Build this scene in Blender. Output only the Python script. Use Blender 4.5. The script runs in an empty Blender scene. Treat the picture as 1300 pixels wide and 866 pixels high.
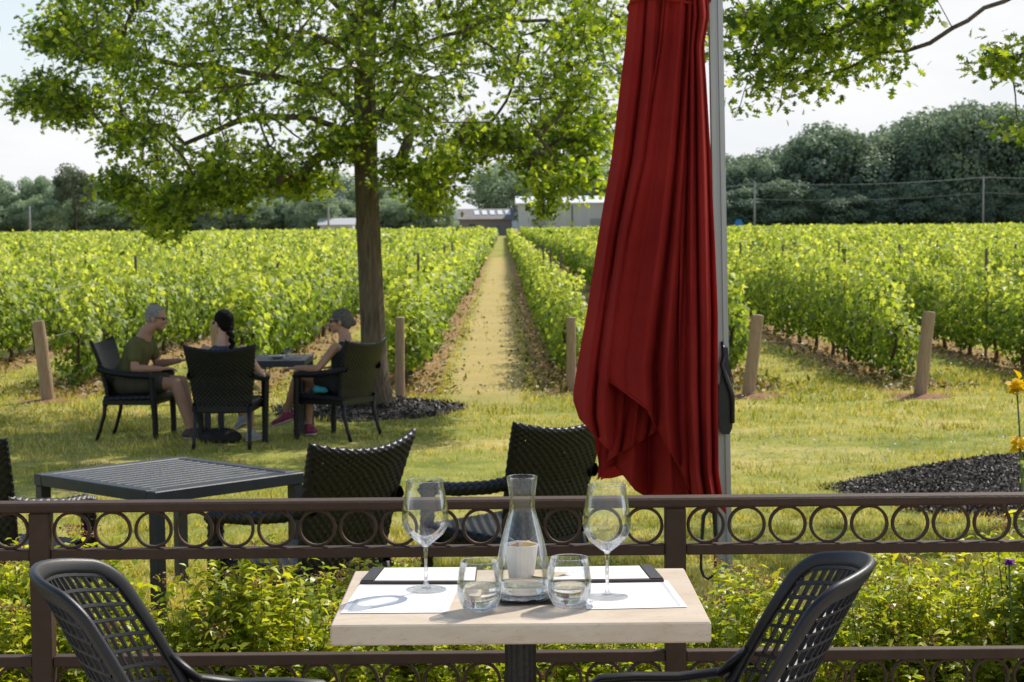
import bpy, math, random
import numpy as np
from mathutils import Vector, Matrix, noise as mnoise

random.seed(7)
rng = np.random.default_rng(7)
sc = bpy.context.scene
col = sc.collection
R = math.radians
sc.view_settings.view_transform = 'Standard'
sc.view_settings.look = 'None'
sc.view_settings.exposure = 0
sc.view_settings.gamma = 1
sc.render.engine = 'CYCLES'
sc.cycles.use_denoising = True
sc.cycles.max_bounces = 10
sc.cycles.transparent_max_bounces = 24
sc.cycles.transmission_bounces = 10
sc.cycles.sample_clamp_indirect = 8

# ------------------------------------------------------------------ camera
F = 2361.0                       # focal length in pixels of the 1300 wide photograph
EYE = Vector((0.0, 0.0, 1.536))
LAWN = -0.5
cam_d = bpy.data.cameras.new('camera')
cam = bpy.data.objects.new('camera', cam_d)
col.objects.link(cam)
sc.camera = cam
cam_d.sensor_width = 36
cam_d.lens = 36 * F / 1300
cam_d.clip_start = 0.1
cam_d.clip_end = 3000
cam.matrix_world = Matrix.Translation(EYE) @ Matrix.Rotation(R(90 - 3.59), 4, 'X') @ Matrix.Rotation(R(-0.5), 4, 'Z')
cam_d.dof.use_dof = True
cam_d.dof.focus_distance = 4.15
cam_d.dof.aperture_fstop = 15
CR = cam.matrix_world.to_3x3()


def ray(px, py):
    return CR @ Vector(((px - 650) / F, (433 - py) / F, -1))


def P(px, py, Y):
    d = ray(px, py)
    return EYE + d * (Y / d.y)


def G(px, py, z):
    d = ray(px, py)
    return EYE + d * ((z - EYE.z) / d.z)


# ------------------------------------------------------------------ materials
def new_mat(name):
    m = bpy.data.materials.new(name)
    m.use_nodes = True
    nt = m.node_tree
    nt.nodes.clear()
    out = nt.nodes.new('ShaderNodeOutputMaterial')
    return m, nt, out


def N(nt, t, **kw):
    n = nt.nodes.new('ShaderNode' + t)
    for k, v in kw.items():
        if k in n.inputs:
            n.inputs[k].default_value = v
        else:
            setattr(n, k, v)
    return n


def ramp(nt, stops, fac=None):
    r = nt.nodes.new('ShaderNodeValToRGB')
    el = r.color_ramp.elements
    while len(el) < len(stops):
        el.new(0.5)
    for e, (p, c) in zip(el, stops):
        e.position = p
        e.color = (*c, 1) if len(c) == 3 else c
    if fac is not None:
        nt.links.new(fac, r.inputs[0])
    return r


def c4(c):
    return (c[0], c[1], c[2], 1)


def surf_mat(name, c1, c2, rough=0.5, scale=5.0, bump=0.1, bscale=60.0, metal=0.0, spec=0.5, detail=6, stretch=(1, 1, 1),
             rough2=None, trans=0.0, coat=0.0, bdist=0.01):
    m, nt, out = new_mat(name)
    tc = N(nt, 'TexCoord')
    mp = N(nt, 'Mapping')
    mp.inputs['Scale'].default_value = stretch
    nt.links.new(tc.outputs['Object'], mp.inputs[0])
    nz = N(nt, 'TexNoise', Scale=scale, Detail=detail, Roughness=0.6)
    nt.links.new(mp.outputs[0], nz.inputs['Vector'])
    rp = ramp(nt, [(0.3, c1), (0.7, c2)], nz.outputs['Fac'])
    b = N(nt, 'BsdfPrincipled', Roughness=rough, Metallic=metal)
    b.inputs['Specular IOR Level'].default_value = spec
    b.inputs['Coat Weight'].default_value = coat
    nt.links.new(rp.outputs[0], b.inputs['Base Color'])
    nz2 = N(nt, 'TexNoise', Scale=bscale, Detail=4)
    nt.links.new(mp.outputs[0], nz2.inputs['Vector'])
    if bump:
        bp = N(nt, 'Bump', Strength=bump, Distance=bdist)
        nt.links.new(nz2.outputs['Fac'], bp.inputs['Height'])
        nt.links.new(bp.outputs[0], b.inputs['Normal'])
    if rough2 is not None:
        mr = N(nt, 'MapRange')
        mr.inputs['To Min'].default_value = rough
        mr.inputs['To Max'].default_value = rough2
        nt.links.new(nz2.outputs['Fac'], mr.inputs[0])
        nt.links.new(mr.outputs[0], b.inputs['Roughness'])
    sh = b.outputs[0]
    if trans:
        tr = N(nt, 'BsdfTranslucent')
        nt.links.new(rp.outputs[0], tr.inputs['Color'])
        mx = N(nt, 'MixShader')
        mx.inputs[0].default_value = trans
        nt.links.new(sh, mx.inputs[1])
        nt.links.new(tr.outputs[0], mx.inputs[2])
        sh = mx.outputs[0]
    nt.links.new(sh, out.inputs[0])
    return m


def leaf_mat(name, stops, trans=0.45, tboost=1.6, rough=0.45, nscale=0.6, nstr=0.35, tint=(1.15, 1.0, 0.35)):
    """leaves: per-leaf random colour, clump scale variation, light passing through"""
    m, nt, out = new_mat(name)
    at = N(nt, 'Attribute', attribute_name='rnd')
    tc = N(nt, 'TexCoord')
    nz = N(nt, 'TexNoise', Scale=nscale, Detail=3)
    nt.links.new(tc.outputs['Object'], nz.inputs['Vector'])
    mm = N(nt, 'Math', operation='MULTIPLY_ADD')
    nt.links.new(nz.outputs['Fac'], mm.inputs[0])
    mm.inputs[1].default_value = nstr * 2
    mm.inputs[2].default_value = -nstr
    ad = N(nt, 'Math', operation='ADD', use_clamp=True)
    nt.links.new(at.outputs['Fac'], ad.inputs[0])
    nt.links.new(mm.outputs[0], ad.inputs[1])
    rp = ramp(nt, stops, ad.outputs[0])
    b = N(nt, 'BsdfPrincipled', Roughness=rough)
    b.inputs['Specular IOR Level'].default_value = 0.35
    nt.links.new(rp.outputs[0], b.inputs['Base Color'])
    tr = N(nt, 'BsdfTranslucent')
    mc = N(nt, 'MixRGB', blend_type='MULTIPLY')
    mc.inputs[0].default_value = 1
    nt.links.new(rp.outputs[0], mc.inputs[1])
    mc.inputs[2].default_value = (tint[0] * tboost, tint[1] * tboost, tint[2] * tboost, 1)
    nt.links.new(mc.outputs[0], tr.inputs['Color'])
    mx = N(nt, 'MixShader')
    mx.inputs[0].default_value = trans
    nt.links.new(b.outputs[0], mx.inputs[1])
    nt.links.new(tr.outputs[0], mx.inputs[2])
    nt.links.new(mx.outputs[0], out.inputs[0])
    return m


def thin_glass(name, tint=(0.985, 0.99, 0.985), gl=0.6):
    """thin drinking glass wall: clear, mirror-like towards grazing angles"""
    m, nt, out = new_mat(name)
    fr = N(nt, 'LayerWeight', Blend=0.25)
    mt = N(nt, 'Math', operation='MULTIPLY_ADD', use_clamp=True)
    nt.links.new(fr.outputs['Fresnel'], mt.inputs[0])
    mt.inputs[1].default_value = gl
    mt.inputs[2].default_value = 0.02
    t = N(nt, 'BsdfTransparent')
    rc = ramp(nt, [(0.0, tint), (0.85, tint), (1.0, (0.72, 0.83, 0.82))], fr.outputs['Facing'])
    nt.links.new(rc.outputs[0], t.inputs[0])
    g = N(nt, 'BsdfGlossy', Roughness=0.02)
    g.inputs['Color'].default_value = (0.95, 0.97, 1, 1)
    mx = N(nt, 'MixShader')
    nt.links.new(mt.outputs[0], mx.inputs[0])
    nt.links.new(t.outputs[0], mx.inputs[1])
    nt.links.new(g.outputs[0], mx.inputs[2])
    nt.links.new(mx.outputs[0], out.inputs[0])
    return m


def refr_glass(name, ior, clear=0.35, tint=(0.97, 0.98, 0.99)):
    m, nt, out = new_mat(name)
    g = N(nt, 'BsdfGlass', Roughness=0.0, IOR=ior)
    g.inputs['Color'].default_value = c4(tint)
    t = N(nt, 'BsdfTransparent')
    mx = N(nt, 'MixShader')
    mx.inputs[0].default_value = clear
    nt.links.new(g.outputs[0], mx.inputs[1])
    nt.links.new(t.outputs[0], mx.inputs[2])
    nt.links.new(mx.outputs[0], out.inputs[0])
    return m


# ------------------------------------------------------------------ object helpers
def tag(o, label=None, cat=None, group=None, kind=None):
    if label: o['label'] = label
    if cat: o['category'] = cat
    if group: o['group'] = group
    if kind: o['kind'] = kind
    return o


def empty(name, loc=(0, 0, 0), rz=0.0, label=None, cat=None, group=None):
    o = bpy.data.objects.new(name, None)
    o.empty_display_size = 0.1
    col.objects.link(o)
    o.location = loc
    o.rotation_euler = (0, 0, rz)
    return tag(o, label, cat, group)


def link(name, me, mat=None, parent=None, loc=None, rz=None):
    o = bpy.data.objects.new(name, me)
    col.objects.link(o)
    if mat is not None and not me.materials:
        me.materials.append(mat)
    if parent is not None: o.parent = parent
    if loc is not None: o.location = loc
    if rz is not None: o.rotation_euler = (0, 0, rz)
    return o


def copy_tree(o, parent=None, skip=()):
    c = o.copy()
    col.objects.link(c)
    c.parent = parent
    for ch in list(o.children):
        if ch.name.split('.')[0] in skip: continue
        copy_tree(ch, c)
    return c


def raw_mesh(name, V, faces_flat, counts, rnd=None, smooth=False):
    me = bpy.data.meshes.new(name)
    V = np.asarray(V, dtype=np.float32)
    me.vertices.add(len(V))
    me.vertices.foreach_set('co', V.ravel())
    me.loops.add(len(faces_flat))
    me.loops.foreach_set('vertex_index', np.asarray(faces_flat, dtype=np.int32))
    counts = np.asarray(counts, dtype=np.int32)
    me.polygons.add(len(counts))
    st = np.zeros(len(counts), dtype=np.int32)
    st[1:] = np.cumsum(counts)[:-1]
    me.polygons.foreach_set('loop_start', st)
    if smooth:
        me.polygons.foreach_set('use_smooth', np.ones(len(counts), dtype=bool))
    me.update(calc_edges=True)
    if rnd is not None:
        a = me.attributes.new('rnd', 'FLOAT', 'POINT')
        a.data.foreach_set('value', np.asarray(rnd, dtype=np.float32))
    return me


class MB:
    def __init__(s):
        s.v = []
        s.f = []
        s.n = 0

    def add(s, V, Fc):
        b = s.n
        s.v.append(np.asarray(V, dtype=float).reshape(-1, 3))
        s.n += len(s.v[-1])
        s.f += [tuple(i + b for i in f) for f in Fc]
        return s

    def box(s, c, size, M=None, bev=0.0):
        x, y, z = [q / 2 for q in size]
        if bev > 0:
            b = min(bev, x * .9, y * .9, z * .9)
            V = []
            for sx in (-1, 1):
                for sy in (-1, 1):
                    for sz in (-1, 1):
                        V += [(sx * x, sy * (y - b), sz * (z - b)), (sx * (x - b), sy * y, sz * (z - b)), (sx * (x - b), sy * (y - b), sz * z)]
            def i(a, bb, c_, k): return (a * 4 + bb * 2 + c_) * 3 + k
            Fc = []
            for a in (0, 1):
                q = [i(a, 0, 0, 0), i(a, 1, 0, 0), i(a, 1, 1, 0), i(a, 0, 1, 0)]; Fc.append(q if a else q[::-1])
                q = [i(0, a, 0, 1), i(1, a, 0, 1), i(1, a, 1, 1), i(0, a, 1, 1)]; Fc.append(q[::-1] if a else q)
                q = [i(0, 0, a, 2), i(1, 0, a, 2), i(1, 1, a, 2), i(0, 1, a, 2)]; Fc.append(q if a else q[::-1])
            for a in (0, 1):
                for b_ in (0, 1):
                    Fc.append([i(a, b_, 0, 0), i(a, b_, 1, 0), i(a, b_, 1, 1), i(a, b_, 0, 1)] if (a != b_) else [i(a, b_, 0, 1), i(a, b_, 1, 1), i(a, b_, 1, 0), i(a, b_, 0, 0)])
                    Fc.append([i(a, 0, b_, 2), i(a, 1, b_, 2), i(a, 1, b_, 0), i(a, 0, b_, 0)] if (a != b_) else [i(a, 0, b_, 0), i(a, 1, b_, 0), i(a, 1, b_, 2), i(a, 0, b_, 2)])
                    Fc.append([i(0, a, b_, 1), i(1, a, b_, 1), i(1, a, b_, 2), i(0, a, b_, 2)] if (a != b_) else [i(0, a, b_, 2), i(1, a, b_, 2), i(1, a, b_, 1), i(0, a, b_, 1)])
                    for c_ in (0, 1):
                        t = [i(a, b_, c_, 0), i(a, b_, c_, 1), i(a, b_, c_, 2)]
                        Fc.append(t if (a + b_ + c_) % 2 else t[::-1])
        else:
            V = [(sx * x, sy * y, sz * z) for sx in (-1, 1) for sy in (-1, 1) for sz in (-1, 1)]
            Fc = [(0, 1, 3, 2), (4, 6, 7, 5), (0, 4, 5, 1), (2, 3, 7, 6), (0, 2, 6, 4), (1, 5, 7, 3)]
        V = np.array(V)
        if M is not None:
            V = V @ np.array(M.to_3x3()).T
        return s.add(V + np.array(c), Fc)

    def tube(s, pts, r, n=8, cap=True, flat=None, up=None):
        pts = np.asarray([tuple(p) for p in pts], dtype=float)
        k = len(pts)
        r = np.full(k, r, dtype=float) if np.isscalar(r) else np.asarray(r, dtype=float)
        T = np.gradient(pts, axis=0)
        T /= np.linalg.norm(T, axis=1)[:, None] + 1e-12
        a = np.array(up if up is not None else ((0, 0, 1) if abs(T[0][2]) < .9 else (1, 0, 0)), dtype=float)
        th = np.linspace(0, 2 * np.pi, n, endpoint=False)
        V = []
        fl = 1.0 if flat is None else flat
        for i in range(k):
            u = a - T[i] * a.dot(T[i])
            u /= np.linalg.norm(u) + 1e-12
            if up is None: a = u
            w = np.cross(T[i], u)
            V.append(pts[i] + r[i] * (np.cos(th)[:, None] * w + fl * np.sin(th)[:, None] * u))
        V = np.concatenate(V)
        Fc = []
        for i in range(k - 1):
            for j in range(n):
                j2 = (j + 1) % n
                Fc.append((i * n + j, i * n + j2, (i + 1) * n + j2, (i + 1) * n + j))
        if cap:
            Fc.append(tuple(range(n))[::-1])
            Fc.append(tuple((k - 1) * n + j for j in range(n)))
        return s.add(V, Fc)

    def lathe(s, prof, n=40, c=(0, 0, 0), closed=False):
        prof = np.asarray(prof, dtype=float)
        th = np.linspace(0, 2 * np.pi, n, endpoint=False)
        V = np.stack([prof[:, 0][:, None] * np.cos(th), prof[:, 0][:, None] * np.sin(th), np.repeat(prof[:, 1][:, None], n, 1)], -1)
        k = len(prof)
        Fc = []
        for i in range(k - 1 + (1 if closed else 0)):
            i2 = (i + 1) % k
            for j in range(n):
                j2 = (j + 1) % n
                Fc.append((i * n + j, i * n + j2, i2 * n + j2, i2 * n + j))
        return s.add(V.reshape(-1, 3) + np.array(c), Fc)

    def grid(s, Pg, wrap_u=False, wrap_v=False):
        nv, nu = Pg.shape[:2]
        Fc = []
        for i in range(nv - (0 if wrap_v else 1)):
            for j in range(nu - (0 if wrap_u else 1)):
                i2 = (i + 1) % nv
                j2 = (j + 1) % nu
                Fc.append((i * nu + j, i * nu + j2, i2 * nu + j2, i2 * nu + j))
        return s.add(Pg.reshape(-1, 3), Fc)

    def ball(s, c, r, n=10, M=None):
        r = np.array(r if hasattr(r, '__len__') else (r, r, r), dtype=float)
        ph = np.linspace(0, np.pi, n + 1)
        th = np.linspace(0, 2 * np.pi, 2 * n, endpoint=False)
        V = [(0, 0, 1)]
        for p in ph[1:-1]:
            V += [(math.sin(p) * math.cos(t), math.sin(p) * math.sin(t), math.cos(p)) for t in th]
        V.append((0, 0, -1))
        m = 2 * n
        Fc = [(0, 1 + j, 1 + (j + 1) % m) for j in range(m)]
        for i in range(n - 2):
            for j in range(m):
                a = 1 + i * m
                Fc.append((a + j, a + m + j, a + m + (j + 1) % m, a + (j + 1) % m))
        l = len(V) - 1
        a = 1 + (n - 2) * m
        Fc += [(a + j, l, a + (j + 1) % m) for j in range(m)]
        V = np.array(V) * r
        if M is not None: V = V @ np.array(M).T
        return s.add(V + np.array(c), Fc)

    def mesh(s, name, mat=None, smooth=False, angle=None):
        me = bpy.data.meshes.new(name)
        V = np.concatenate(s.v) if s.v else np.zeros((0, 3))
        me.from_pydata(V.tolist(), [], s.f)
        me.update()
        if smooth:
            me.shade_smooth()
            if angle: me.set_sharp_from_angle(angle=R(angle))
        if mat: me.materials.append(mat)
        return me

    def build(s, name, mat, parent=None, smooth=False, angle=None, loc=None, rz=None):
        return link(name, s.mesh(name, mat, smooth, angle), None, parent, loc, rz)


def apply_mods(o):
    dg = bpy.context.evaluated_depsgraph_get()
    me = bpy.data.meshes.new_from_object(o.evaluated_get(dg))
    old = o.data
    o.modifiers.clear()
    o.data = me
    bpy.data.meshes.remove(old)
    return me


# leaf outline templates: x along the leaf, y across, z normal
def ngon(pts, curl=0.12):
    return np.array([(x, y, curl * (abs(y) * 2 - x * x)) for x, y in pts], dtype=float)


OAK = ngon([(0, 0), (.22, .06), (.3, .3), (.42, .09), (.55, .4), (.66, .1), (.82, .25), (1, 0), (.82, -.25), (.66, -.1), (.55, -.4), (.42, -.09), (.3, -.3), (.22, -.06)])
VINE = ngon([(0, 0), (-.12, .3), (.2, .5), (.55, .5), (.62, .3), (1, 0), (.62, -.3), (.55, -.5), (.2, -.5), (-.12, -.3)], .25)
OVAL = ngon([(0, 0), (.25, .22), (.6, .24), (1, 0), (.6, -.24), (.25, -.22)], .4)
QUAD = ngon([(0, -.5), (1, -.35), (.8, .5), (.05, .4)], .1)
CLUMP = ngon([(0, -.4), (.45, -.55), (1, -.2), (.85, .4), (.4, .55), (.05, .3)], .15)


def unit(a):
    return a / (np.linalg.norm(a, axis=-1, keepdims=True) + 1e-9)


def leaf_arrays(C, Nrm, size, tmpl, axis=None, g=rng):
    n = len(C)
    Nrm = unit(Nrm)
    if axis is None:
        axis = g.normal(size=(n, 3))
    A = unit(axis - Nrm * np.sum(axis * Nrm, 1)[:, None])
    B = np.cross(Nrm, A)
    size = np.broadcast_to(size, (n,))
    T = tmpl[None] * size[:, None, None]
    V = C[:, None] + T[..., 0:1] * A[:, None] + T[..., 1:2] * B[:, None] + T[..., 2:3] * Nrm[:, None]
    return V


def leaf_mesh(name, parts, mat, g=rng):
    """parts: list of (C, Nrm, size, template, axis, rnd)"""
    Vs, Fl, Cn, Rn, base = [], [], [], [], 0
    for C, Nr, size, tm, ax, rn in parts:
        V = leaf_arrays(C, Nr, size, tm, ax, g)
        n, k = V.shape[:2]
        Vs.append(V.reshape(-1, 3))
        Fl.append(np.arange(n * k) + base)
        Cn.append(np.full(n, k))
        if rn is None: rn = g.random(n)
        Rn.append(np.repeat(rn, k))
        base += n * k
    me = raw_mesh(name, np.concatenate(Vs), np.concatenate(Fl), np.concatenate(Cn), np.concatenate(Rn))
    me.materials.append(mat)
    return me


def smooth_noise(x, seed=0, scale=1.0):
    x = np.asarray(x) / scale + seed * 37.7
    i = np.floor(x).astype(int)
    f = x - i
    f = f * f * (3 - 2 * f)
    h = lambda k: np.modf(np.abs(np.sin(k * 12.9898 + seed * 4.1) * 43758.5453))[0]
    return h(i) * (1 - f) + h(i + 1) * f
# ------------------------------------------------------------------ light
SUN_EL, SUN_AZ = 47.0, 40.0      # azimuth measured from straight ahead (+Y) towards +X
w = bpy.data.worlds.new('World')
sc.world = w
w.use_nodes = True
nt = w.node_tree
nt.nodes.clear()
wo = nt.nodes.new('ShaderNodeOutputWorld')
bg = N(nt, 'Background', Strength=0.15)
sky = N(nt, 'TexSky', sky_type='NISHITA')
sky.sun_disc = False
sky.sun_elevation = R(SUN_EL)
sky.sun_rotation = R(SUN_AZ)
sky.air_density = 1.0
sky.dust_density = 0.8
sky.ozone_density = 2.0
tc = N(nt, 'TexCoord')
mp = N(nt, 'Mapping')
mp.inputs['Scale'].default_value = (1, 1, 3.2)
nt.links.new(tc.outputs['Generated'], mp.inputs[0])
nz = N(nt, 'TexNoise', Scale=3.2, Detail=9, Roughness=0.58, Distortion=0.3)
nt.links.new(mp.outputs[0], nz.inputs['Vector'])
# clouds: thin high veil, thicker to the right, thinner in the upper left
sx = N(nt, 'SeparateXYZ')
nt.links.new(tc.outputs['Generated'], sx.inputs[0])
ma = N(nt, 'Math', operation='MULTIPLY_ADD')
nt.links.new(sx.outputs['X'], ma.inputs[0])
ma.inputs[1].default_value = 0.75
nt.links.new(nz.outputs['Fac'], ma.inputs[2])
mb_ = N(nt, 'Math', operation='MULTIPLY_ADD')
nt.links.new(sx.outputs['Z'], mb_.inputs[0])
mb_.inputs[1].default_value = -0.35
nt.links.new(ma.outputs[0], mb_.inputs[2])
cr = ramp(nt, [(0.08, (0.35, 0.35, 0.35)), (0.42, (1, 1, 1))], mb_.outputs[0])
mx = N(nt, 'MixRGB')
# the veil lies low: the zenith stays clear and darker
hz_ = ramp(nt, [(0.0, (1, 1, 1)), (0.24, (1, 1, 1)), (0.55, (0.12, 0.12, 0.12))], sx.outputs['Z'])
cm_ = N(nt, 'Math', operation='MULTIPLY')
nt.links.new(cr.outputs[0], cm_.inputs[0])
nt.links.new(hz_.outputs[0], cm_.inputs[1])
nt.links.new(cm_.outputs[0], mx.inputs[0])
nt.links.new(sky.outputs[0], mx.inputs[1])
nz3 = N(nt, 'TexNoise', Scale=7.0, Detail=8, Roughness=0.6)
nt.links.new(mp.outputs[0], nz3.inputs['Vector'])
cw = ramp(nt, [(0.35, (5.85, 6.05, 6.3)), (0.65, (6.6, 6.65, 6.7))], nz3.outputs['Fac'])
nt.links.new(cw.outputs[0], mx.inputs[2])
nt.links.new(mx.outputs[0], bg.inputs[0])
nt.links.new(bg.outputs[0], wo.inputs[0])

sd = bpy.data.lights.new('sun', 'SUN')
sd.energy = 5.0
sd.angle = R(0.55)
sd.color = (1.0, 0.93, 0.82)
so = bpy.data.objects.new('sun', sd)
col.objects.link(so)
el, az = R(SUN_EL), R(SUN_AZ)
sdir = Vector((math.sin(az) * math.cos(el), math.cos(az) * math.cos(el), math.sin(el)))
so.rotation_euler = sdir.to_track_quat('Z', 'Y').to_euler()
so.location = (8, 10, 12)

# ------------------------------------------------------------------ ground
ROW_X0, ROW_D, ROW_K, ROW_Y = 0.72, 2.08, -0.0042, 22.0


def row_x(k, y=ROW_Y):
    return ROW_X0 + ROW_D * k + ROW_K * (y - ROW_Y)


m, nt, out = new_mat('lawn_ground')
geo = N(nt, 'NewGeometry')
sep = N(nt, 'SeparateXYZ')
nt.links.new(geo.outputs['Position'], sep.inputs[0])


def math_n(op, a, b=None, c=None, clamp=False):
    n = N(nt, 'Math', operation=op, use_clamp=clamp)
    for i, v in enumerate((a, b, c)):
        if v is None: continue
        if isinstance(v, (int, float)): n.inputs[i].default_value = v
        else: nt.links.new(v, n.inputs[i])
    return n.outputs[0]


def noise_n(scale, detail=5, rough=0.6):
    n = N(nt, 'TexNoise', Scale=scale, Detail=detail, Roughness=rough)
    nt.links.new(geo.outputs['Position'], n.inputs['Vector'])
    return n.outputs['Fac']


def mix_n(f, a, b):
    n = N(nt, 'MixRGB')
    nt.links.new(f, n.inputs[0])
    for i, v in ((1, a), (2, b)):
        if isinstance(v, tuple): n.inputs[i].default_value = c4(v)
        else: nt.links.new(v, n.inputs[i])
    return n.outputs[0]


X, Y = sep.outputs['X'], sep.outputs['Y']
n_big, n_mid, n_fine = noise_n(0.55), noise_n(3.0), noise_n(38.0, 6, 0.7)
grass = ramp(nt, [(0.36, (0.16, 0.21, 0.035)), (0.5, (0.33, 0.34, 0.075)), (0.64, (0.58, 0.47, 0.19))], math_n('MULTIPLY_ADD', n_mid, 0.4, math_n('MULTIPLY', n_big, 0.6))).outputs[0]
fine = ramp(nt, [(0.25, (0.55, 0.55, 0.5)), (0.75, (1.3, 1.3, 1.25))], n_fine).outputs[0]
# position inside the row pattern, in metres from the nearest row centre
t = math_n('SUBTRACT', math_n('MULTIPLY_ADD', math_n('SUBTRACT', Y, ROW_Y), -ROW_K, X), ROW_X0)
fr_ = math_n('SUBTRACT', math_n('FRACT', math_n('MULTIPLY_ADD', t, 1 / ROW_D, 0.5)), 0.5)
dist = math_n('MULTIPLY', math_n('ABSOLUTE', fr_), ROW_D)
wob = math_n('MULTIPLY', math_n('SUBTRACT', n_mid, 0.5), 0.5)
rowm = ramp(nt, [(0.36, (1, 1, 1)), (0.52, (0, 0, 0))], math_n('ADD', dist, wob)).outputs[0]
inf = ramp(nt, [(0.0, (0, 0, 0)), (1.0, (1, 1, 1))], math_n('MULTIPLY', math_n('SUBTRACT', Y, 21.5), 0.9, clamp=True)).outputs[0]
soil = mix_n(n_fine, (0.24, 0.12, 0.06), (0.46, 0.28, 0.16))
# dry worn middle of the grass lane
lane_c = ROW_X0 - ROW_D / 2
lt = math_n('ABSOLUTE', math_n('ADD', math_n('SUBTRACT', math_n('MULTIPLY_ADD', math_n('SUBTRACT', Y, ROW_Y), -ROW_K, X), lane_c + 0.05), math_n('MULTIPLY', wob, 0.4)))
lanem = ramp(nt, [(0.38, (1, 1, 1)), (0.68, (0, 0, 0))], lt).outputs[0]
lane_on = math_n('MULTIPLY', math_n('SUBTRACT', Y, 19.5), 0.25, clamp=True)
lane_off = math_n('MULTIPLY', math_n('SUBTRACT', 118.0, Y), 0.2, clamp=True)
dry = mix_n(n_fine, (0.42, 0.31, 0.12), (0.62, 0.47, 0.22))
c0 = N(nt, 'MixRGB', blend_type='MULTIPLY')
c0.inputs[0].default_value = 1
nt.links.new(grass, c0.inputs[1])
nt.links.new(fine, c0.inputs[2])
c1 = mix_n(math_n('MULTIPLY', lanem, math_n('MULTIPLY', math_n('MULTIPLY', lane_on, lane_off), 0.75)), c0.outputs[0], dry)
c2 = mix_n(math_n('MULTIPLY', rowm, math_n('MULTIPLY', inf, 0.85)), c1, soil)
b = N(nt, 'BsdfPrincipled', Roughness=0.9)
b.inputs['Specular IOR Level'].default_value = 0.15
nt.links.new(c2, b.inputs['Base Color'])
bp = N(nt, 'Bump', Strength=0.6, Distance=0.03)
nt.links.new(n_fine, bp.inputs['Height'])
nt.links.new(bp.outputs[0], b.inputs['Normal'])
nt.links.new(b.outputs[0], out.inputs[0])
M_GROUND = m
g = MB()
xs = np.concatenate([np.linspace(-1600, -60, 8), np.linspace(-50, -9, 12), np.linspace(-8, 8, 60), np.linspace(9, 50, 12), np.linspace(60, 1600, 8)])
ys = np.concatenate([[-300, -60, -10], np.linspace(4.85, 30, 90), np.linspace(34, 120, 20), np.linspace(150, 2400, 14)])
XX, YY = np.meshgrid(xs, ys)
ZZ = LAWN + 0.02 * (smooth_noise(XX + YY * .3, 1, 2.3) + smooth_noise(YY - XX * .2, 2, 3.1) - 1) * (YY < 40) * (YY > 7)
g.grid(np.stack([XX, YY, ZZ], -1))
tag(g.build('ground', M_GROUND, smooth=True), kind='structure')

M_PAVE = surf_mat('terrace_concrete', (0.36, 0.32, 0.27), (0.46, 0.42, 0.36), rough=0.85, scale=3, bump=0.3, bscale=120)
g = MB()
for i in range(-6, 6):
    for j in range(0, 16):
        g.box((i * 0.6 + 0.3, 4.74 - j * 0.6 - .3, -0.03), (0.594, 0.594, 0.06), bev=0.006)
tag(g.build('terrace_paving', M_PAVE), kind='structure')
g = MB()
g.box((0, 0.05, -0.36), (9, 9.4, 0.58))
tag(g.build('terrace_base', surf_mat('terrace_wall', (0.3, 0.27, 0.23), (0.4, 0.37, 0.32), rough=.9)), kind='structure')

# ------------------------------------------------------------------ grass blades (nobody could count them)
M_BLADE = leaf_mat('grass_blade', [(0.0, (0.12, 0.16, 0.02)), (0.36, (0.33, 0.355, 0.06)), (0.66, (0.58, 0.50, 0.14)), (1.0, (0.82, 0.68, 0.33))],
                   trans=0.35, tboost=1.35, rough=0.55, nscale=0.8, nstr=0.45, tint=(1.1, 1.05, .5))


def blades(n, y0, y1, hx, h0, wd, seed):
    g_ = np.random.default_rng(seed)
    # uniform in picture: density falls with distance
    u = g_.random(n)
    yy = 1 / (1 / y0 + u * (1 / y1 - 1 / y0))
    xx = (g_.random(n) * 2 - 1) * hx * yy
    tuft = smooth_noise(xx * 7 + yy * 3, 3) * smooth_noise(yy * 6 - xx * 2, 4)
    lane = np.abs(xx - (lane_c + ROW_K * (yy - ROW_Y))) < 0.44 + .16 * (smooth_noise(yy, 14, .5) - .5)
    rowd = np.abs(((xx - ROW_K * (yy - ROW_Y) - ROW_X0) / ROW_D + .5) % 1 - .5) * ROW_D
    keep = (g_.random(n) < 0.35 + tuft * 1.3) & ~((yy > 21) & lane & (g_.random(n) < .94)) & ~((yy > 22.2) & (rowd < .42) & (g_.random(n) < .85))
    keep &= ~(((xx + 1.62) / 1.05) ** 2 + ((yy - 20.4) / 1.1) ** 2 < 1)
    keep &= ~(((xx - 4.5) / 2.2) ** 2 + ((yy - 13.7) / 1.25) ** 2 < .95)
    xx, yy, tuft = xx[keep], yy[keep], tuft[keep]
    n = len(xx)
    h = h0 * (0.55 + .9 * tuft) * (0.6 + .8 * g_.random(n))
    wd = wd * (1 + (yy - y0) * .06)
    th = g_.random(n) * 2 * np.pi
    ln = g_.normal(size=(n, 2)) * 0.45 * h[:, None]
    z0 = np.full(n, LAWN - 0.012)
    a = np.stack([xx - np.cos(th) * wd, yy - np.sin(th) * wd, z0], 1)
    b_ = np.stack([xx + np.cos(th) * wd, yy + np.sin(th) * wd, z0], 1)
    c_ = np.stack([xx + ln[:, 0], yy + ln[:, 1], z0 + h], 1)
    V = np.stack([a, b_, c_], 1).reshape(-1, 3)
    return V, np.repeat(np.clip(g_.random(n) * .8 + .1, 0, 1), 3)


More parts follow.
